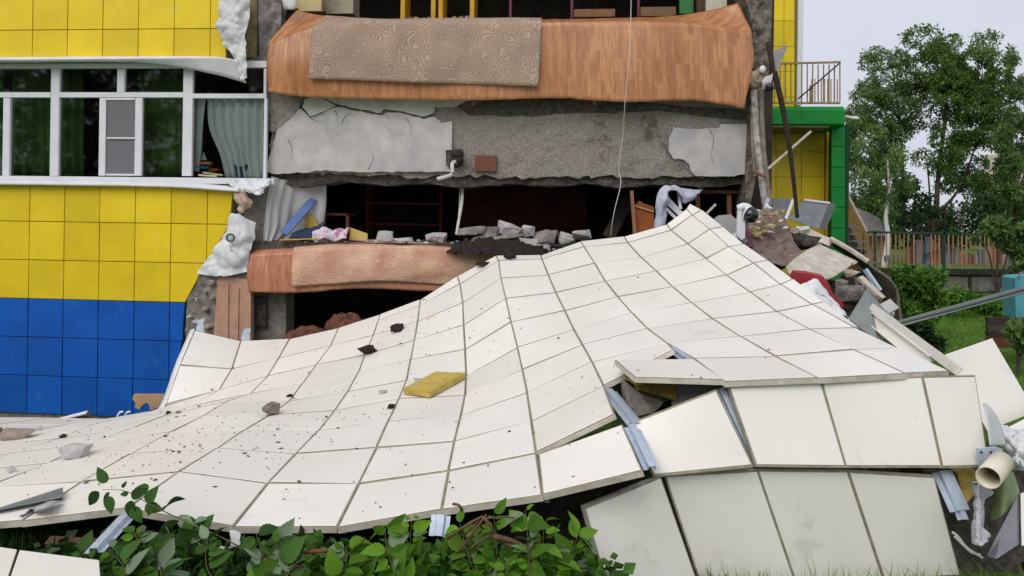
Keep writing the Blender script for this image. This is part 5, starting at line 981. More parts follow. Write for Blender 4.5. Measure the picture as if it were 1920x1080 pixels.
wrect('white_corner_edge', 1490.5, -60, 1500, 200, 7.15, .5, PVC); wrect('corner_trim', 1546.5, 240, 1557.5, 560, 6.78, .1, YELLOW)
cx0, cx1 = A(1340, 210, 5.6), A(1584, 210, 5.6)
can = MB(); zc0, zc1 = Z(1500, 236, 5.6), Z(1500, 197.5, 5.6)
prof = [(0.05, zc0), (0.0, zc0 + .05), (0.0, zc1 - .1), (.06, zc1 - .02), (.15, zc1), (1.2, zc1), (1.2, zc0)]
can.prism([L(cx0, 5.6 + b, z) for b, z in prof], FA * (cx1 - cx0)); can.build('canopy', GREEN, wing)
MB().box(L((cx0 + cx1) / 2 - .1, 6.2, zc0 - .012), FA * ((cx1 - cx0) / 2 - .2), FB * .55, V((0, 0, .01))).build('canopy_soffit', M('brown_soffit', (0.30, 0.25, 0.15), (0.18, 0.14, 0.08), .9, 3), wing)  # underside in mottled brown
ysg = [237, 275, 313.5, 351, 389, 428, 466, 504, 540]
wrect('pillar_core', 1559.5, 237, 1583.5, 560, 6.05, .5, GEDGE)
for y0, y1 in zip(ysg, ysg[1:]): cassette('pillar_panel', [F(1558.5, y0, 6.0), F(1584.5, y0, 6.0), F(1584.5, y1, 6.0), F(1558.5, y1, 6.0)], [GREEN, GEDGE], wing, -FB, gap=.006, deep=.022, lip=.008, n=2)
RAILP = M('yellowish_rail_paint', (0.42, 0.30, 0.13), (0.25, 0.15, 0.07), .7, 20)
rail = MB().bar(F(1430, 120, 5.7), F(1576, 116.5, 5.7), .04, .04).build('balcony_railing', RAILP, wing)
MB().bar(F(1430, 193, 5.7), F(1575, 193.5, 5.7), .04, .04).build('bottom_rail', RAILP, rail)
for k in range(15): MB().bar(F(1432 + k * 10.2, 121, 5.72), F(1432 + k * 10.2, 192, 5.72), .022, .022).build('baluster', RAILP, rail)
for k in range(9): MB().bar(F(1522 + k * 6.0, 148, 6.5), F(1522 + k * 6.0, 194, 6.5), .02, .02).build('baluster', RAILP, rail)
MB().bar(F(1497, 185, 5.66), F(1575, 118, 5.66), .05, .03).build('brace', M('dark_brown_rail', (0.09, 0.045, 0.025), None, .8), rail)
MB().bar(F(1520, 160, 5.67), F(1520, 193, 5.67), .05, .04).build('post', RAILP, rail)
lampo = thing('wall_lamp', 'white lamp arm on the far side of the green pillar', 'lamp', F(1588, 224, 6.2))
MB().tube([F(1585, 218, 6.2), F(1592, 220, 6.2), F(1600, 221, 6.2)], .03, 8).build('arm', PVC, lampo); ball('head', F(1603, 222, 6.2), .07, PVC, lampo, 8, (1.4, 1, .7))
# ------------------------------------------------------------------ things beyond, right of the wing
st = thing('outside_stair', 'ochre outside stair with pale handrail behind the green pillar', 'stair', P(1605, 505, 19))
MB().prism([P(x, y, 19.2) for x, y in pxy(1583, 372, 1592, 378, 1624, 432, 1636, 505, 1583, 505)], V((0, .25, 0))).build('side_board', M('ochre_board', (0.36, 0.22, 0.07), (0.24, 0.14, 0.05), .8, 4), st)
MB().bar(P(1583, 354, 19), P(1625, 434, 19), .06, .06).build('handrail', STICK, st); MB().bar(P(1583, 415, 18.9), P(1624, 500, 18.9), .12, .08).build('stringer', GREYMETAL, st)
for k in range(6): MB().box(P(1590 + k * 6.5, 426 + k * 13, 18.8), V((.18, 0, 0)), V((0, .3, 0)), V((0, 0, .02))).build('step', GREYMETAL, st)
MB().bar(P(1622, 434, 18.9), P(1621, 505, 18.9), .07, .07).build('post', M('mustard_post', (0.25, 0.16, 0.04), None, .8), st)
sh = thing('grey_roofed_shed', 'grey-roofed shed behind the outside stair', 'shed', P(1640, 505, 27))
MB().prism([P(x, y, d) for x, y, d in ((1604, 388, 28.5), (1648, 408, 28.5), (1664, 442, 26.5), (1612, 442, 26.5))], V((0, .1, -.12))).build('roof', M('grey_slate_roof', (0.17, 0.16, 0.145), (0.11, 0.10, 0.09), .9, 6), sh)
MB().prism([P(x, y, 27) for x, y in pxy(1610, 441, 1659, 441, 1659, 512, 1610, 512)], V((0, 1.5, 0))).build('wall', M('tan_shed_wall', (0.36, 0.27, 0.17), (0.3, 0.22, 0.13), .8, 3), sh)
bt_ = MB().tube(spline([P(1655, 512, 24), P(1663, 470, 24), P(1665, 440, 24), P(1661, 410, 24), P(1664, 380, 24), P(1667, 350, 24), P(1664, 300, 24)], 24), [.11 - .09 * i / 24 for i in range(25)], 9)
FY = 21.9
fence = thing('railing_fence', 'fence of rusty upright bars with green top rail on the low wall', 'fence', P(1750, 505, FY))
RB = [M('rusty_bar_%d' % i, c, tuple(x * .6 for x in c), .8, 20) for i, c in enumerate(((0.44, 0.21, 0.10), (0.50, 0.30, 0.18), (0.36, 0.22, 0.08)))]
GR = M('green_rail_paint', (0.018, 0.06, 0.03), None, .6)
MB().bar(P(1545, 433.5, FY), P(1960, 441, FY), .06, .06).build('top_rail', GR, fence); MB().bar(P(1545, 503, FY), P(1960, 507, FY), .05, .05).build('bottom_rail', GR, fence)
rf = random.Random(3)
for k in range(48):
    x = 1552 + k * 8.4 + rf.uniform(-1.6, 1.6)
    if rf.random() < .06: continue
    MB().bar(P(x, 437 + .018 * (x - 1700) - 0, FY), P(x + rf.uniform(-1.5, 1.5), 503.5, FY), .03, .03).build('bar', GR if x < 1600 else RB[rf.randrange(3)], fence)
for x in (1640, 1770, 1900): MB().bar(P(x, 434, FY), P(x, 508, FY), .06, .06).build('post', GR, fence)
rwall = thing('low_block_wall', 'low wall of weathered concrete blocks under the fence', 'wall', P(1780, 560, 22))
MB().box(V((P(1750, 510, 22.3).x, 22.25, P(1750, 509, 22.3).z)), V((4.2, 0, 0)), V((0, .22, 0)), V((0, 0, .06))).build('coping', DARKC, rwall)
MB().box(V((P(1750, 530, 22.3).x, 22.35, P(1750, 535, 22.3).z)), V((4.1, 0, 0)), V((0, .15, 0)), V((0, 0, .42))).build('core', DARKC, rwall)
for k in range(6):
    x0 = 1600 + k * 74; rough_face('block', [P(x, y, 22.1) for x, y in ((x0, 519), (x0 + 66, 519.5), (x0 + 67, 546), (x0 + 1, 547))], V((0, .12, 0)), M('block_%d' % k, (0.27 - .02 * (k % 3), 0.25 - .02 * (k % 3), 0.22 - .02 * (k % 3)), (0.13, 0.12, 0.10), .95, 4, .02, 15), .02, 300 + k, .25, rwall)
PLC = [(0.30, 0.12, 0.07), (0.10, 0.05, 0.04), (0.28, 0.19, 0.26), (0.04, 0.12, 0.14), (0.24, 0.19, 0.28), (0.34, 0.15, 0.08)]
pl = thing('play_structure', 'colourful slatted playground structure behind the fence', 'play structure', P(1800, 500, 27))
rp_ = random.Random(9)
for k in range(22):
    x0 = 1700 + k * 9; y0 = 462 - 14 * math.sin(k * .35) + rp_.uniform(-5, 5)
    MB().prism([P(x, y, 27) for x, y in ((x0, y0), (x0 + 8, y0 + 1), (x0 + 8, 508), (x0, 508))], V((0, .08, 0))).build('slat', M('play_paint_%d' % (k % 6), PLC[k % 6], None, .6) if k < 6 else bpy.data.materials['play_paint_%d' % (k % 6)], pl)
MB().bar(P(1735, 478, 26.8), P(1800, 456, 26.8), .1, .06).build('red_beam', bpy.data.materials['play_paint_1'], pl)
MB().bar(P(1632, 450, 25), P(1672, 451, 25), .08, .08).build('red_crossbar', bpy.data.materials['play_paint_1'], pl)
far = thing('far_apartment_block', 'pale apartment block half hidden behind the right trees', 'building', P(1900, 445, 70))
MB().prism([P(x, y, 70) for x, y in pxy(1838, 290, 2050, 290, 2050, 470, 1838, 470)], V((6.6, 10, 0))).build('wall', M('pale_block_wall', (0.58, 0.50, 0.42), (0.5, 0.43, 0.36), .9, .6), far)
for j in range(4):
    for i in range(9):
        x, y = 1846 + i * 22, 300 + j * 38
        MB().prism([P(a, b, 69.95) for a, b in ((x, y), (x + 10, y), (x + 10, y + 17), (x, y + 17))], V((0, .03, 0))).build('window', M('far_glass', (0.05, 0.07, 0.1), None, .2) if i + j == 0 else bpy.data.materials['far_glass'], far)
tbn = thing('teal_bin', 'teal metal bin at the right picture edge', 'bin', P(1920, 600, 14))
MB().prism([P(x, y, 14) for x, y in pxy(1903, 522, 1908, 518, 1950, 516, 1950, 594, 1905, 596)], V((.05, .45, 0))).build('body', M('teal_paint', (0.10, 0.34, 0.40), (0.07, 0.27, 0.33), .5, 4), tbn)
MB().tube(spline([P(1909, 522, 14), P(1914, 512, 14), P(1930, 510, 14)], 10), .02, 6).build('handle', GREYMETAL, tbn)
plb = thing('wooden_planter', 'dark wooden planter of stacked boards below the teal bin', 'planter', P(1890, 660, 12.5))
for k, (y0, y1, c) in enumerate(((595, 608, (0.05, 0.035, 0.028)), (609, 621, (0.075, 0.05, 0.035)), (622, 632, (0.04, 0.028, 0.02)), (633, 652, (0.17, 0.05, 0.028)))):
    MB().prism([P(x, y, 12.6) for x, y in ((1851, y0), (1990, y0 + 2), (1990, y1 + 2), (1853, y1))], V((0, .06, 0))).build('board', M('planter_board_%d' % k, c, tuple(v * .6 for v in c), .8, 8), plb)
# ------------------------------------------------------------------ foliage
def leafmat(name, c1, c2, tr=.3, amt=.4):
    m = M(name, c1, c2, .5, 1.5, spec=.25, trans=tr)
    return rand_island(m, amt)
def crown(name, ells, n, size, mat, parent, seed, gap=.12, gs=1.4, droop=.3, aspect=.5):
    """leaf-sized faces spread through a lumpy volume with holes; ells: centre, radii"""
    r = np.random.RandomState(seed); wts = np.array([e[1][0] * e[1][1] * e[1][2] for e in ells]) ** .75; wts /= wts.sum()
    vs_ = []; fs = []; cnt = 0; tries = 0
    while cnt < n and tries < n * 6:
        tries += 1
        c, rad = ells[r.choice(len(ells), p=wts)]
        d = r.normal(size=3); d /= np.linalg.norm(d); d *= r.uniform(.35, 1.0) ** .5
        p = V((c[0] + d[0] * rad[0], c[1] + d[1] * rad[1], c[2] + d[2] * rad[2]))
        if noise.noise(p * gs + V((seed, 0, 0))) < gap - .1: continue
        s = size * r.uniform(.6, 1.3)
        ax = V((r.normal(), r.normal(), r.normal() - droop)).normalized(); nr = V((r.normal() * .7, r.normal() * .7, 1 + r.normal() * .5)).normalized()
        sd_ = ax.cross(nr)
        if sd_.length < .1: continue
        sd_.normalize(); sd_ *= aspect * s * .5; b = len(vs_)
        up = sd_.cross(ax).normalized() * s * .1
        vs_ += [p, p + ax * s * .5 + sd_ + up, p + ax * s, p + ax * s * .5 - sd_ + up]; fs.append((b, b + 1, b + 2, b + 3)); cnt += 1
    org = V(WL[parent.name]) if parent else V()
    me = bpy.data.meshes.new(name); me.from_pydata([v - org for v in vs_], [], fs); me.materials.append(mat)
    o = bpy.data.objects.new(name, me); C.objects.link(o)
    if parent: o.parent = parent
    return o
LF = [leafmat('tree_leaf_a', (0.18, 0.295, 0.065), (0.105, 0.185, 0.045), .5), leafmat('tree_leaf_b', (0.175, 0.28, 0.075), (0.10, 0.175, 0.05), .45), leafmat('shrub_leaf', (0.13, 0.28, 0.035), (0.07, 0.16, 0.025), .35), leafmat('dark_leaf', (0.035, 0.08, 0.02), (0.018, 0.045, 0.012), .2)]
def tree(name, label, Y, trunks, ell, n, size, mat, seed, gap=.1, bark=BARK, r0=.13, cat='tree', group=None, dz=.5, **kw):
    x0, y0 = trunks[0][0]
    t = thing(name, label, cat, P(x0, y0, Y), group)
    mb = MB()
    for tr in trunks:
        m = len(tr) * 4; mb.tube(spline([P(x, y, Y + .3 * math.sin(i * 2 + x)) for i, (x, y) in enumerate(tr)], m), [r0 * (1 - .8 * i / m) * (1 if tr is trunks[0] else .6) for i in range(m + 1)], 7)
    rr = random.Random(seed); k = Y / FPX
    for x, y, rx, ry in ell:                 # limbs into each lobe
        tx, ty = min((p for tr in trunks for p in tr), key=lambda p: (p[0] - x) ** 2 + (p[1] - y - 30) ** 2)
        mb.tube(spline([P(tx, ty, Y), P((tx + x) / 2, (ty + y) / 2 + 4, Y + rr.uniform(-.3, .3)), P(x, y - ry * .5, Y + rr.uniform(-1, 1) * dz)], 6), [r0 * .35 * (1 - .8 * i / 6) for i in range(7)], 5)
    mb.build('trunk', bark, t, True)
    es = []
    for x, y, rx, ry in ell:
        for q in range(6):
            c = P(x + rr.uniform(-.8, .8) * rx, y + rr.uniform(-.8, .8) * ry, Y + rr.uniform(-1, 1) * dz * 2); es.append((c, (rx * k * rr.uniform(.4, .75), max(rx * k * .6, .2), ry * k * rr.uniform(.4, .75))))
    crown('crown', es, n, size, mat, t, seed, gap, **kw)
    return t
TG = 'trees beyond the fence'
tree('broadleaf_tree', 'tall bushy tree with the highest crown against the sky', 30, [[(1752, 446), (1756, 380), (1762, 300), (1775, 200), (1768, 110)], [(1742, 446), (1744, 380), (1738, 300)], [(1758, 400), (1800, 350), (1840, 240)]],
     [(1762, 92, 52, 38), (1800, 112, 62, 50), (1842, 140, 40, 50), (1765, 165, 55, 45), (1815, 185, 66, 55), (1850, 230, 42, 55), (1775, 235, 60, 45), (1830, 285, 55, 45), (1770, 300, 45, 28), (1865, 330, 40, 40), (1800, 345, 50, 26)], 34000, .16, LF[0], 3, .03, group=TG, gs=1.7, aspect=.42)
tree('broadleaf_tree', 'slender feathery tree with light gaps, left of the highest tree', 31, [[(1692, 446), (1694, 380), (1692, 300), (1686, 220), (1672, 120)], [(1672, 446), (1664, 360), (1656, 300)]],
     [(1665, 130, 48, 34), (1640, 165, 40, 30), (1685, 175, 45, 40), (1648, 215, 52, 40), (1615, 235, 34, 34), (1640, 275, 50, 45), (1608, 310, 30, 50), (1640, 340, 48, 45), (1610, 385, 30, 45), (1650, 400, 40, 30)], 26000, .16, LF[1], 5, .02, r0=.10, group=TG, gs=1.9, aspect=.38)
tree('broadleaf_tree', 'thin tree cut off by the right picture edge', 28, [[(1900, 446), (1903, 360), (1898, 260), (1892, 150)], [(1906, 400), (1925, 300)]],
     [(1893, 120, 14, 26), (1900, 160, 22, 30), (1915, 200, 26, 40), (1900, 260, 34, 40), (1915, 320, 36, 45), (1895, 370, 36, 35)], 14000, .15, LF[1], 7, .02, r0=.09, group=TG, gs=1.9, aspect=.38)
tree('small_tree', 'low young tree with thin stems between the tall trees', 27, [[(1715, 446), (1712, 400), (1722, 340)], [(1770, 446), (1775, 400), (1800, 350)], [(1790, 446), (1812, 390), (1830, 350)]],
     [(1715, 360, 34, 28), (1740, 405, 36, 22), (1700, 415, 36, 22), (1790, 420, 34, 18), (1840, 395, 36, 26)], 3600, .17, LF[3], 9, .08, r0=.06, group=TG)
bir = thing('birch_tree', 'white birch trunk with a blue notice behind the fence', 'tree', P(1655, 512, 24)); bt_.build('trunk', BIRCH, bir, True)
MB().box(P(1662, 484, 23.85), V((.07, 0, 0)), V((0, .01, 0)), V((0, 0, .09))).build('notice', M('blue_notice', (0.06, 0.09, 0.28), None, .5), bir)
crown('crown', [(P(1650, 300, 24), (.9, .8, 1.2)), (P(1672, 350, 24), (.7, .7, .8))], 1500, .15, LF[1], bir, 15, .1)
crown('distant_trees', [(P(x, 425 + 8 * math.sin(x), 48), (1.6, 1.2, 1.6)) for x in range(1560, 2000, 26)], 9000, .32, LF[3], None, 21, -.1)
tag(bpy.data.objects['distant_trees'], 'dark mass of distant trees and bushes at the horizon', 'trees', kind='stuff')
def shrub(label, Y, ell, n, size, mat, seed, **kw):
    x, y = ell[0][0], max(e[1] + e[3] for e in ell)
    p = P(x, y, Y); t = thing('leafy_shrub', label, 'shrub', V((p.x, p.y, min(p.z, G(p.x, p.y) + .05))), 'shrubs by the lawn'); mb = MB(); k = Y / FPX
    for ex, ey, rx, ry in ell: mb.tube([WL[t.name], P((x + ex) / 2, (y + ey) / 2, Y + .05), P(ex, ey, Y)], [.03, .022, .008], 5)
    mb.build('stem', BARK, t)
    crown('foliage', [(P(a, b, Y), (rx * k, rx * k * .8, ry * k)) for a, b, rx, ry in ell], n, size, mat, t, seed, **kw)
shrub('large round bright green shrub right of the muddy sheet', 13.5, [(1714, 525, 46, 30), (1700, 560, 38, 40), (1735, 570, 36, 34), (1720, 600, 34, 28), (1760, 520, 16, 18)], 5200, .11, LF[2], 31, gap=-.05, gs=3)
shrub('low green shrub right of the large round shrub', 17, [(1770, 565, 24, 20), (1798, 560, 28, 18), (1826, 566, 20, 14)], 2200, .12, LF[2], 33, gap=-.05, gs=3)
shrub('leafy shrub at the foot of the low wall before the teal bin', 17.5, [(1862, 575, 30, 18), (1885, 570, 22, 20), (1845, 592, 20, 10)], 2200, .12, LF[2], 35, gap=-.05, gs=3)
shrub('dark low shrub in the shade under the large round shrub', 10.5, [(1718, 625, 26, 20), (1742, 645, 26, 14), (1700, 615, 18, 18)], 1700, .10, LF[3], 37, gap=-.1, gs=3)
shrub('pale leafy branches hanging over the right end of the fence', 20.5, [(1870, 430, 34, 20), (1905, 450, 34, 34), (1840, 446, 18, 10), (1915, 490, 26, 22)], 2600, .15, LF[1], 39, gap=0, gs=2.5)
shrub('small leafy plant over the wooden planter', 11.8, [(1908, 622, 18, 12), (1925, 640, 20, 14)], 300, .16, LF[1], 41, gap=-.2)
# ------------------------------------------------------------------ grass
def grass(name, label, n, xr, yr, hr, wd, mat, seed, mask=None, seg=2):
    r = random.Random(seed); vs_ = []; fs = []
    for i in range(n):
        x, y = r.uniform(*xr), r.uniform(*yr)
        if mask and not mask(x, y, r): continue
        z = G(x, y); h = r.uniform(*hr); a = r.uniform(0, 6.283); w_ = V((math.cos(a), math.sin(a), 0)) * wd * r.uniform(.6, 1.3); ln = V((r.gauss(0, .4), r.gauss(0, .4), 0)) * h
        p = V((x, y, z - .01)); b = len(vs_)
        vs_ += [p - w_, p + w_, p + ln * .35 + V((0, 0, h * .6)) + w_ * .7, p + ln * .35 + V((0, 0, h * .6)) - w_ * .7, p + ln + V((0, 0, h * .95))]
        fs += [(b, b + 1, b + 2, b + 3), (b + 3, b + 2, b + 4)]
    me = bpy.data.meshes.new(name); me.from_pydata(vs_, [], fs); me.materials.append(mat)
    o = bpy.data.objects.new(name, me); C.objects.link(o); return tag(o, label, 'grass', kind='stuff')
GB = leafmat('grass_blade', (0.17, 0.34, 0.03), (0.11, 0.23, 0.022), .35, .3)
grass('lawn_grass', 'short bright lawn grass right of the rubble', 26000, (3.6, 11), (7, 21), (.05, .12), .012, GB, 1, lambda x, y, r: x / y > .42)
grass('tall_grass', 'long grass blades at the foot of the front panels', 5200, (1.2, 4.2), (4.05, 5.6), (.10, .28), .006, GB, 2, lambda x, y, r: y < 4.55 or x > 3.7)
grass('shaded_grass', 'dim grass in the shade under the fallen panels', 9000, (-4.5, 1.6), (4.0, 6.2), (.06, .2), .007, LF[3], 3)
# ------------------------------------------------------------------ cut branches with big leaves in the foreground
def leaf_mesh(name, mat, bend, asp, ser):
    n = 13; vs_ = []; fs = []
    for i in range(n + 1):
        t = i / n; wdt = asp * 1.42 * t ** .62 * (1 - t) ** 1.12 * (1 + (ser if i % 2 else -ser)) if 0 < i < n else .004
        z = -bend * t * t; c = .35 * wdt
        vs_ += [(-wdt, t, z + c), (0, t, z), (wdt, t, z + c)]
    for i in range(n):
        b = i * 3; fs += [(b, b + 1, b + 4, b + 3), (b + 1, b + 2, b + 5, b + 4)]
    me = bpy.data.meshes.new(name); me.from_pydata(vs_, [], fs); me.materials.append(mat); me.polygons.foreach_set('use_smooth', [True] * len(fs))
    return me
def bigleaf(name, c1, c2, amt=.35):
    m, n, b = newmat(name); N = n.nodes; Lk = n.links
    t = N.new('ShaderNodeTexCoord'); sx = N.new('ShaderNodeSeparateXYZ'); Lk.new(t.outputs['Object'], sx.inputs[0])
    ab = N.new('ShaderNodeMath'); ab.operation = 'ABSOLUTE'; Lk.new(sx.outputs[0], ab.inputs[0])
    v = N.new('ShaderNodeMath'); v.operation = 'MULTIPLY_ADD'; v.inputs[1].default_value = -1.1; Lk.new(ab.outputs[0], v.inputs[0]); Lk.new(sx.outputs[1], v.inputs[2])
    s = N.new('ShaderNodeMath'); s.operation = 'MULTIPLY'; s.inputs[1].default_value = 55; Lk.new(v.outputs[0], s.inputs[0])
    sn = N.new('ShaderNodeMath'); sn.operation = 'SINE'; Lk.new(s.outputs[0], sn.inputs[0])
    k = N.new('ShaderNodeMapRange'); k.inputs[1].default_value = .55; k.inputs[2].default_value = 1; Lk.new(sn.outputs[0], k.inputs[0])
    x = N.new('ShaderNodeMixRGB'); x.inputs[1].default_value = (*c1, 1); x.inputs[2].default_value = (*c2, 1); Lk.new(k.outputs[0], x.inputs[0])
    Lk.new(x.outputs[0], b.inputs['Base Color']); b.inputs['Roughness'].default_value = .55; b.inputs['Specular IOR Level'].default_value = .22
    bp = N.new('ShaderNodeBump'); bp.inputs['Distance'].default_value = .02; bp.inputs['Strength'].default_value = .5; bp.invert = True; Lk.new(k.outputs[0], bp.inputs['Height']); Lk.new(bp.outputs[0], b.inputs['Normal'])
    tr = N.new('ShaderNodeBsdfTranslucent'); Lk.new(x.outputs[0], tr.inputs[0]); ms = N.new('ShaderNodeMixShader'); ms.inputs[0].default_value = .3
    Lk.new(b.outputs[0], ms.inputs[1]); Lk.new(tr.outputs[0], ms.inputs[2]); Lk.new(ms.outputs[0], N['Material Output'].inputs[0])
    return rand_island(m, amt, 'Random', 'ShaderNodeObjectInfo')
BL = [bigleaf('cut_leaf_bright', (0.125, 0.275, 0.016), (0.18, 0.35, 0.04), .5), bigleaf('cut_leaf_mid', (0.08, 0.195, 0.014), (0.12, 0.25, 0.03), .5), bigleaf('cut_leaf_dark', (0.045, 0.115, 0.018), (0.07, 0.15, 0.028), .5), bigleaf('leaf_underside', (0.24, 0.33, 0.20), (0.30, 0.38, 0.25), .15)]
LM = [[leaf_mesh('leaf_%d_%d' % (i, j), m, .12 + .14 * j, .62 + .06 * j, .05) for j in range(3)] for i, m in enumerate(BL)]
GTWIG = M('green_brown_stem', (0.13, 0.13, 0.05), (0.10, 0.07, 0.035), .7, 20)
def add_leaf(parent, p, axis, nrm, size, kind, r):
    y = axis.normalized(); z = (nrm - y * nrm.dot(y)).normalized(); x = y.cross(z)
    o = bpy.data.objects.new('leaf', LM[kind][r.randrange(3)]); C.objects.link(o); o.parent = parent
    m = Matrix((x, y, z)).transposed().to_4x4() @ Matrix.Scale(size, 4); m.translation = V(p) - WL[parent.name]
    o.matrix_local = m; return o
def branch(label, pts, nl, kinds, size, seed, first=.25, rad=.0045, name='cut_branch'):
    r = random.Random(seed); cps = [P(*p) for p in pts]; base = cps[0].copy()
    t = thing(name, label, 'branch', base, 'leafy branches in the foreground'); s = spline(cps, 24)
    MB().tube(s, [rad * (1 - .7 * i / 24) for i in range(25)], 6).build('stem', GTWIG, t, True)
    for k in range(nl):
        f = first + (1 - first) * (k + r.random() * .6) / nl; i = min(int(f * 24), 23); p = s[i].lerp(s[i + 1], f * 24 - i); d = (s[i + 1] - s[i]).normalized()
        side = d.cross(V((0, -.8, .6))).normalized() * (1 if k % 2 else -1)
        ax = side * r.uniform(.5, 1.1) + d * r.uniform(.1, .7) + V((r.gauss(0, .25), r.gauss(0, .3), r.gauss(-.15, .3)))
        nr = V((r.gauss(0, .7), -.5 + r.gauss(0, .6), .7 + r.gauss(0, .5)))
        kd = kinds[r.randrange(len(kinds))]
        add_leaf(t, p + ax.normalized() * .012, ax, nr, size * r.choice((.45, .7, .9, 1.1, 1.45)) * r.uniform(.85, 1.15), kd, r)
    return t
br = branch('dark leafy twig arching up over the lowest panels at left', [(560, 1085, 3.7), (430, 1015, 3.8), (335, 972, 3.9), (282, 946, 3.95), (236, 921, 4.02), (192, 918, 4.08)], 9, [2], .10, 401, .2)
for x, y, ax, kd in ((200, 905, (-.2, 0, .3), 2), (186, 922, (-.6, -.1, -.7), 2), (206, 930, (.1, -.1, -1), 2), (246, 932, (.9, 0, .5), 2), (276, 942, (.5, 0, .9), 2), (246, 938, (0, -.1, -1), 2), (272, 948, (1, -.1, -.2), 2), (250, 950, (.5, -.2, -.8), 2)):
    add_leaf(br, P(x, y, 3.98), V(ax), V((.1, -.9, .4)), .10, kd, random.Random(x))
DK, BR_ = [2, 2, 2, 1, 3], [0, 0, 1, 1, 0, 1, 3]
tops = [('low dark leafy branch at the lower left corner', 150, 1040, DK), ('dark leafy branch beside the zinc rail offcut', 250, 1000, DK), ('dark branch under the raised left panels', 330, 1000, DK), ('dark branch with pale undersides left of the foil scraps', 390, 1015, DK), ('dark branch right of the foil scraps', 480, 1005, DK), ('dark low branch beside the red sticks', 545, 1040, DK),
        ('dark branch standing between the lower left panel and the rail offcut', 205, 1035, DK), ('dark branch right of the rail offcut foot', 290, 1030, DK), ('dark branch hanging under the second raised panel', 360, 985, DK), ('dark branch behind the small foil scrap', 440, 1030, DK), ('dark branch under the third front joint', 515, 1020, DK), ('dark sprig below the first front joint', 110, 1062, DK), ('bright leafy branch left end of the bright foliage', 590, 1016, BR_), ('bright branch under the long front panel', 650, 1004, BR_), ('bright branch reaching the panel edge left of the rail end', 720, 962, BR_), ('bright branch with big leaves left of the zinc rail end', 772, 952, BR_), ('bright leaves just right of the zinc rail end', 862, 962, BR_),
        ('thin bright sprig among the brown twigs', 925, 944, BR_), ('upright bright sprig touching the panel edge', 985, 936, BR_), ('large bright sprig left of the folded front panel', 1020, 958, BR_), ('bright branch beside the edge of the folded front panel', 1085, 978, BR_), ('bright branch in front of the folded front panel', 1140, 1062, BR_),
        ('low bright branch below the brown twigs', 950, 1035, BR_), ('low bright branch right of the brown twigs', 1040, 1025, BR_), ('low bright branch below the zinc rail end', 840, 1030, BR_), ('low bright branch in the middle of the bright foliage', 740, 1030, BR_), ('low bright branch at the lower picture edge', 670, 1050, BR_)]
rb = random.Random(17)
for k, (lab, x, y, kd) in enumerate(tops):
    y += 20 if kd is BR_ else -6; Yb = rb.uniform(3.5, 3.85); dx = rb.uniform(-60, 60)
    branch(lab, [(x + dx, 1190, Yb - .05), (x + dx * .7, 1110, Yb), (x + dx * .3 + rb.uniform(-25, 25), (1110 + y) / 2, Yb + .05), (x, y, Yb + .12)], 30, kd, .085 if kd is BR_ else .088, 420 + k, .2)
crown('leaf_filler', [(P(x, 1105 + 8 * math.sin(x * .02), 3.9), (.28, .25, .22)) for x in range(560, 1120, 60)], 3400, .075, leafmat('filler_leaf', (0.07, 0.17, 0.016), (0.035, 0.09, 0.01), .25, .55), None, 51, -.5, aspect=.75); tag(bpy.data.objects['leaf_filler'], 'filler bed of green leaves added for darkness under the bright branches', 'leaves', kind='stuff')  # filler leaves added to darken the depth below the branches
crown('dark_leaf_filler', [(P(x, 1085 + 8 * math.sin(x * .02), 4.0), (.3, .25, .2)) for x in range(100, 600, 60)], 4200, .075, leafmat('dark_filler_leaf', (0.035, 0.085, 0.016), (0.018, 0.045, 0.01), .2, .5), None, 53, -.5, aspect=.7); tag(bpy.data.objects['dark_leaf_filler'], 'filler bed of dark leaves added for darkness at lower left', 'leaves', kind='stuff')  # second filler bed, added to make the lower left depth dark
tw = thing('twig_bundle', 'brown dry twigs among the bright leaves below the front panels', 'twigs', P(930, 1080, 3.7))
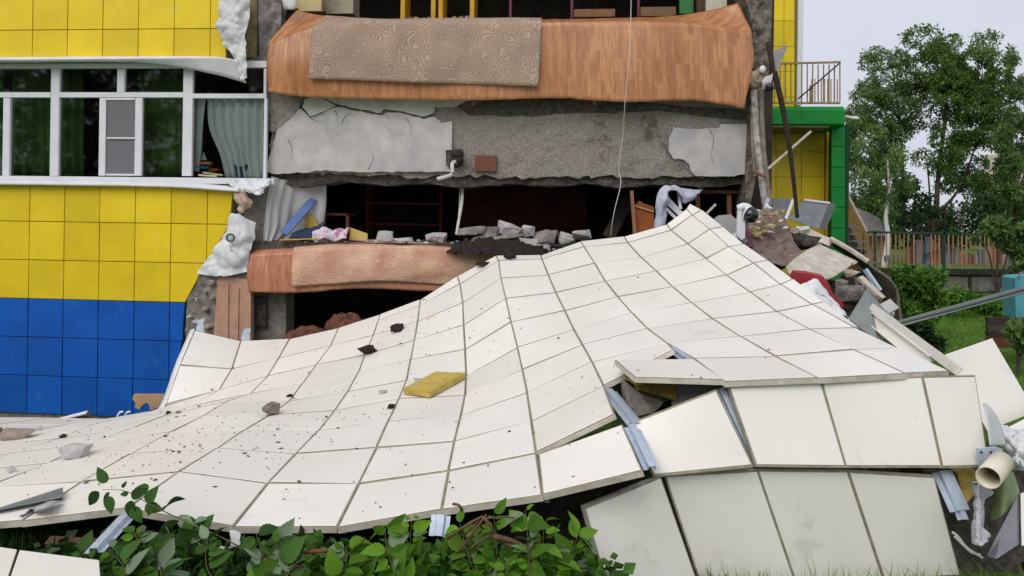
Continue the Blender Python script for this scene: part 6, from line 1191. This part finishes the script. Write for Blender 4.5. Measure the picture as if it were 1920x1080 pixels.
for k, (a, b, rd) in enumerate((((838, 1010), (905, 968), .009), ((860, 1035), (912, 965), .008), ((905, 970), (930, 1010), .009), ((925, 1005), (1000, 1035), .014), ((945, 1020), (1002, 1036), .010), ((870, 1005), (900, 975), .006), ((850, 945), (866, 958), .008), ((915, 972), (975, 974), .005), ((880, 1030), (925, 1000), .006))):
    MB().tube(spline([P(*a, 3.66), P((a[0] + b[0]) / 2 + 3, (a[1] + b[1]) / 2 - 4, 3.64), P(*b, 3.68)], 6), [rd, rd, rd * .9, rd * .9, rd * .8, rd * .7, rd * .6], 6).build('twig', TWIG, tw, True)
tw2 = thing('red_sticks', 'reddish sticks lying at the bottom between dark and bright foliage', 'sticks', P(520, 1075, 3.7))
for a, b in (((490, 1072), (570, 1062)), ((500, 1080), (560, 1066)), ((495, 1050), (530, 1064)), ((570, 1036), (620, 1034))): MB().tube([P(*a, 3.68), P((a[0] + b[0]) / 2, (a[1] + b[1]) / 2 - 2, 3.67), P(*b, 3.7)], [.011, .010, .006], 6).build('stick', M('reddish_stick', (0.22, 0.07, 0.045), None, .8) if 'reddish_stick' not in bpy.data.materials else bpy.data.materials['reddish_stick'], tw2, True)

# ------------------------------------------------------------------ trees standing behind the viewer (they show in the window panes)
tb_ = None
for k, (x, y, sc_) in enumerate(((-21, -20, 1.0), (-27, -22, 1.15), (-33, -20, 1.0), (-39, -22, 1.1), (-15, -22, 1.1))):
    t = thing('park_tree', ('first', 'second', 'third', 'fourth', 'fifth')[k] + ' park tree behind the viewer, mirrored in the window panes', 'tree', V((x, y, 0)), 'park trees behind the viewer')
    if tb_ is None:
        tr = MB().tube([V((x, y, -.1)), V((x + .1, y, 4)), V((x, y, 9))], [.28, .2, .08], 8).build('trunk', BARK, t, True)
        cw = crown('crown', [(V((x + math.sin(q * 2.4) * 2.4, y + math.cos(q * 2.4) * 2, 4 + q * 1.15)), (2.3, 2.3, 1.8)) for q in range(9)], 5200, .5, LF[3], t, 61, -.1, .7)
        tb_ = (tr, cw)
    else:
        for o in tb_:
            c = o.copy(); C.objects.link(c); c.parent = t
        t.scale = (sc_, sc_, sc_); t.rotation_euler = (0, 0, k * 1.7)
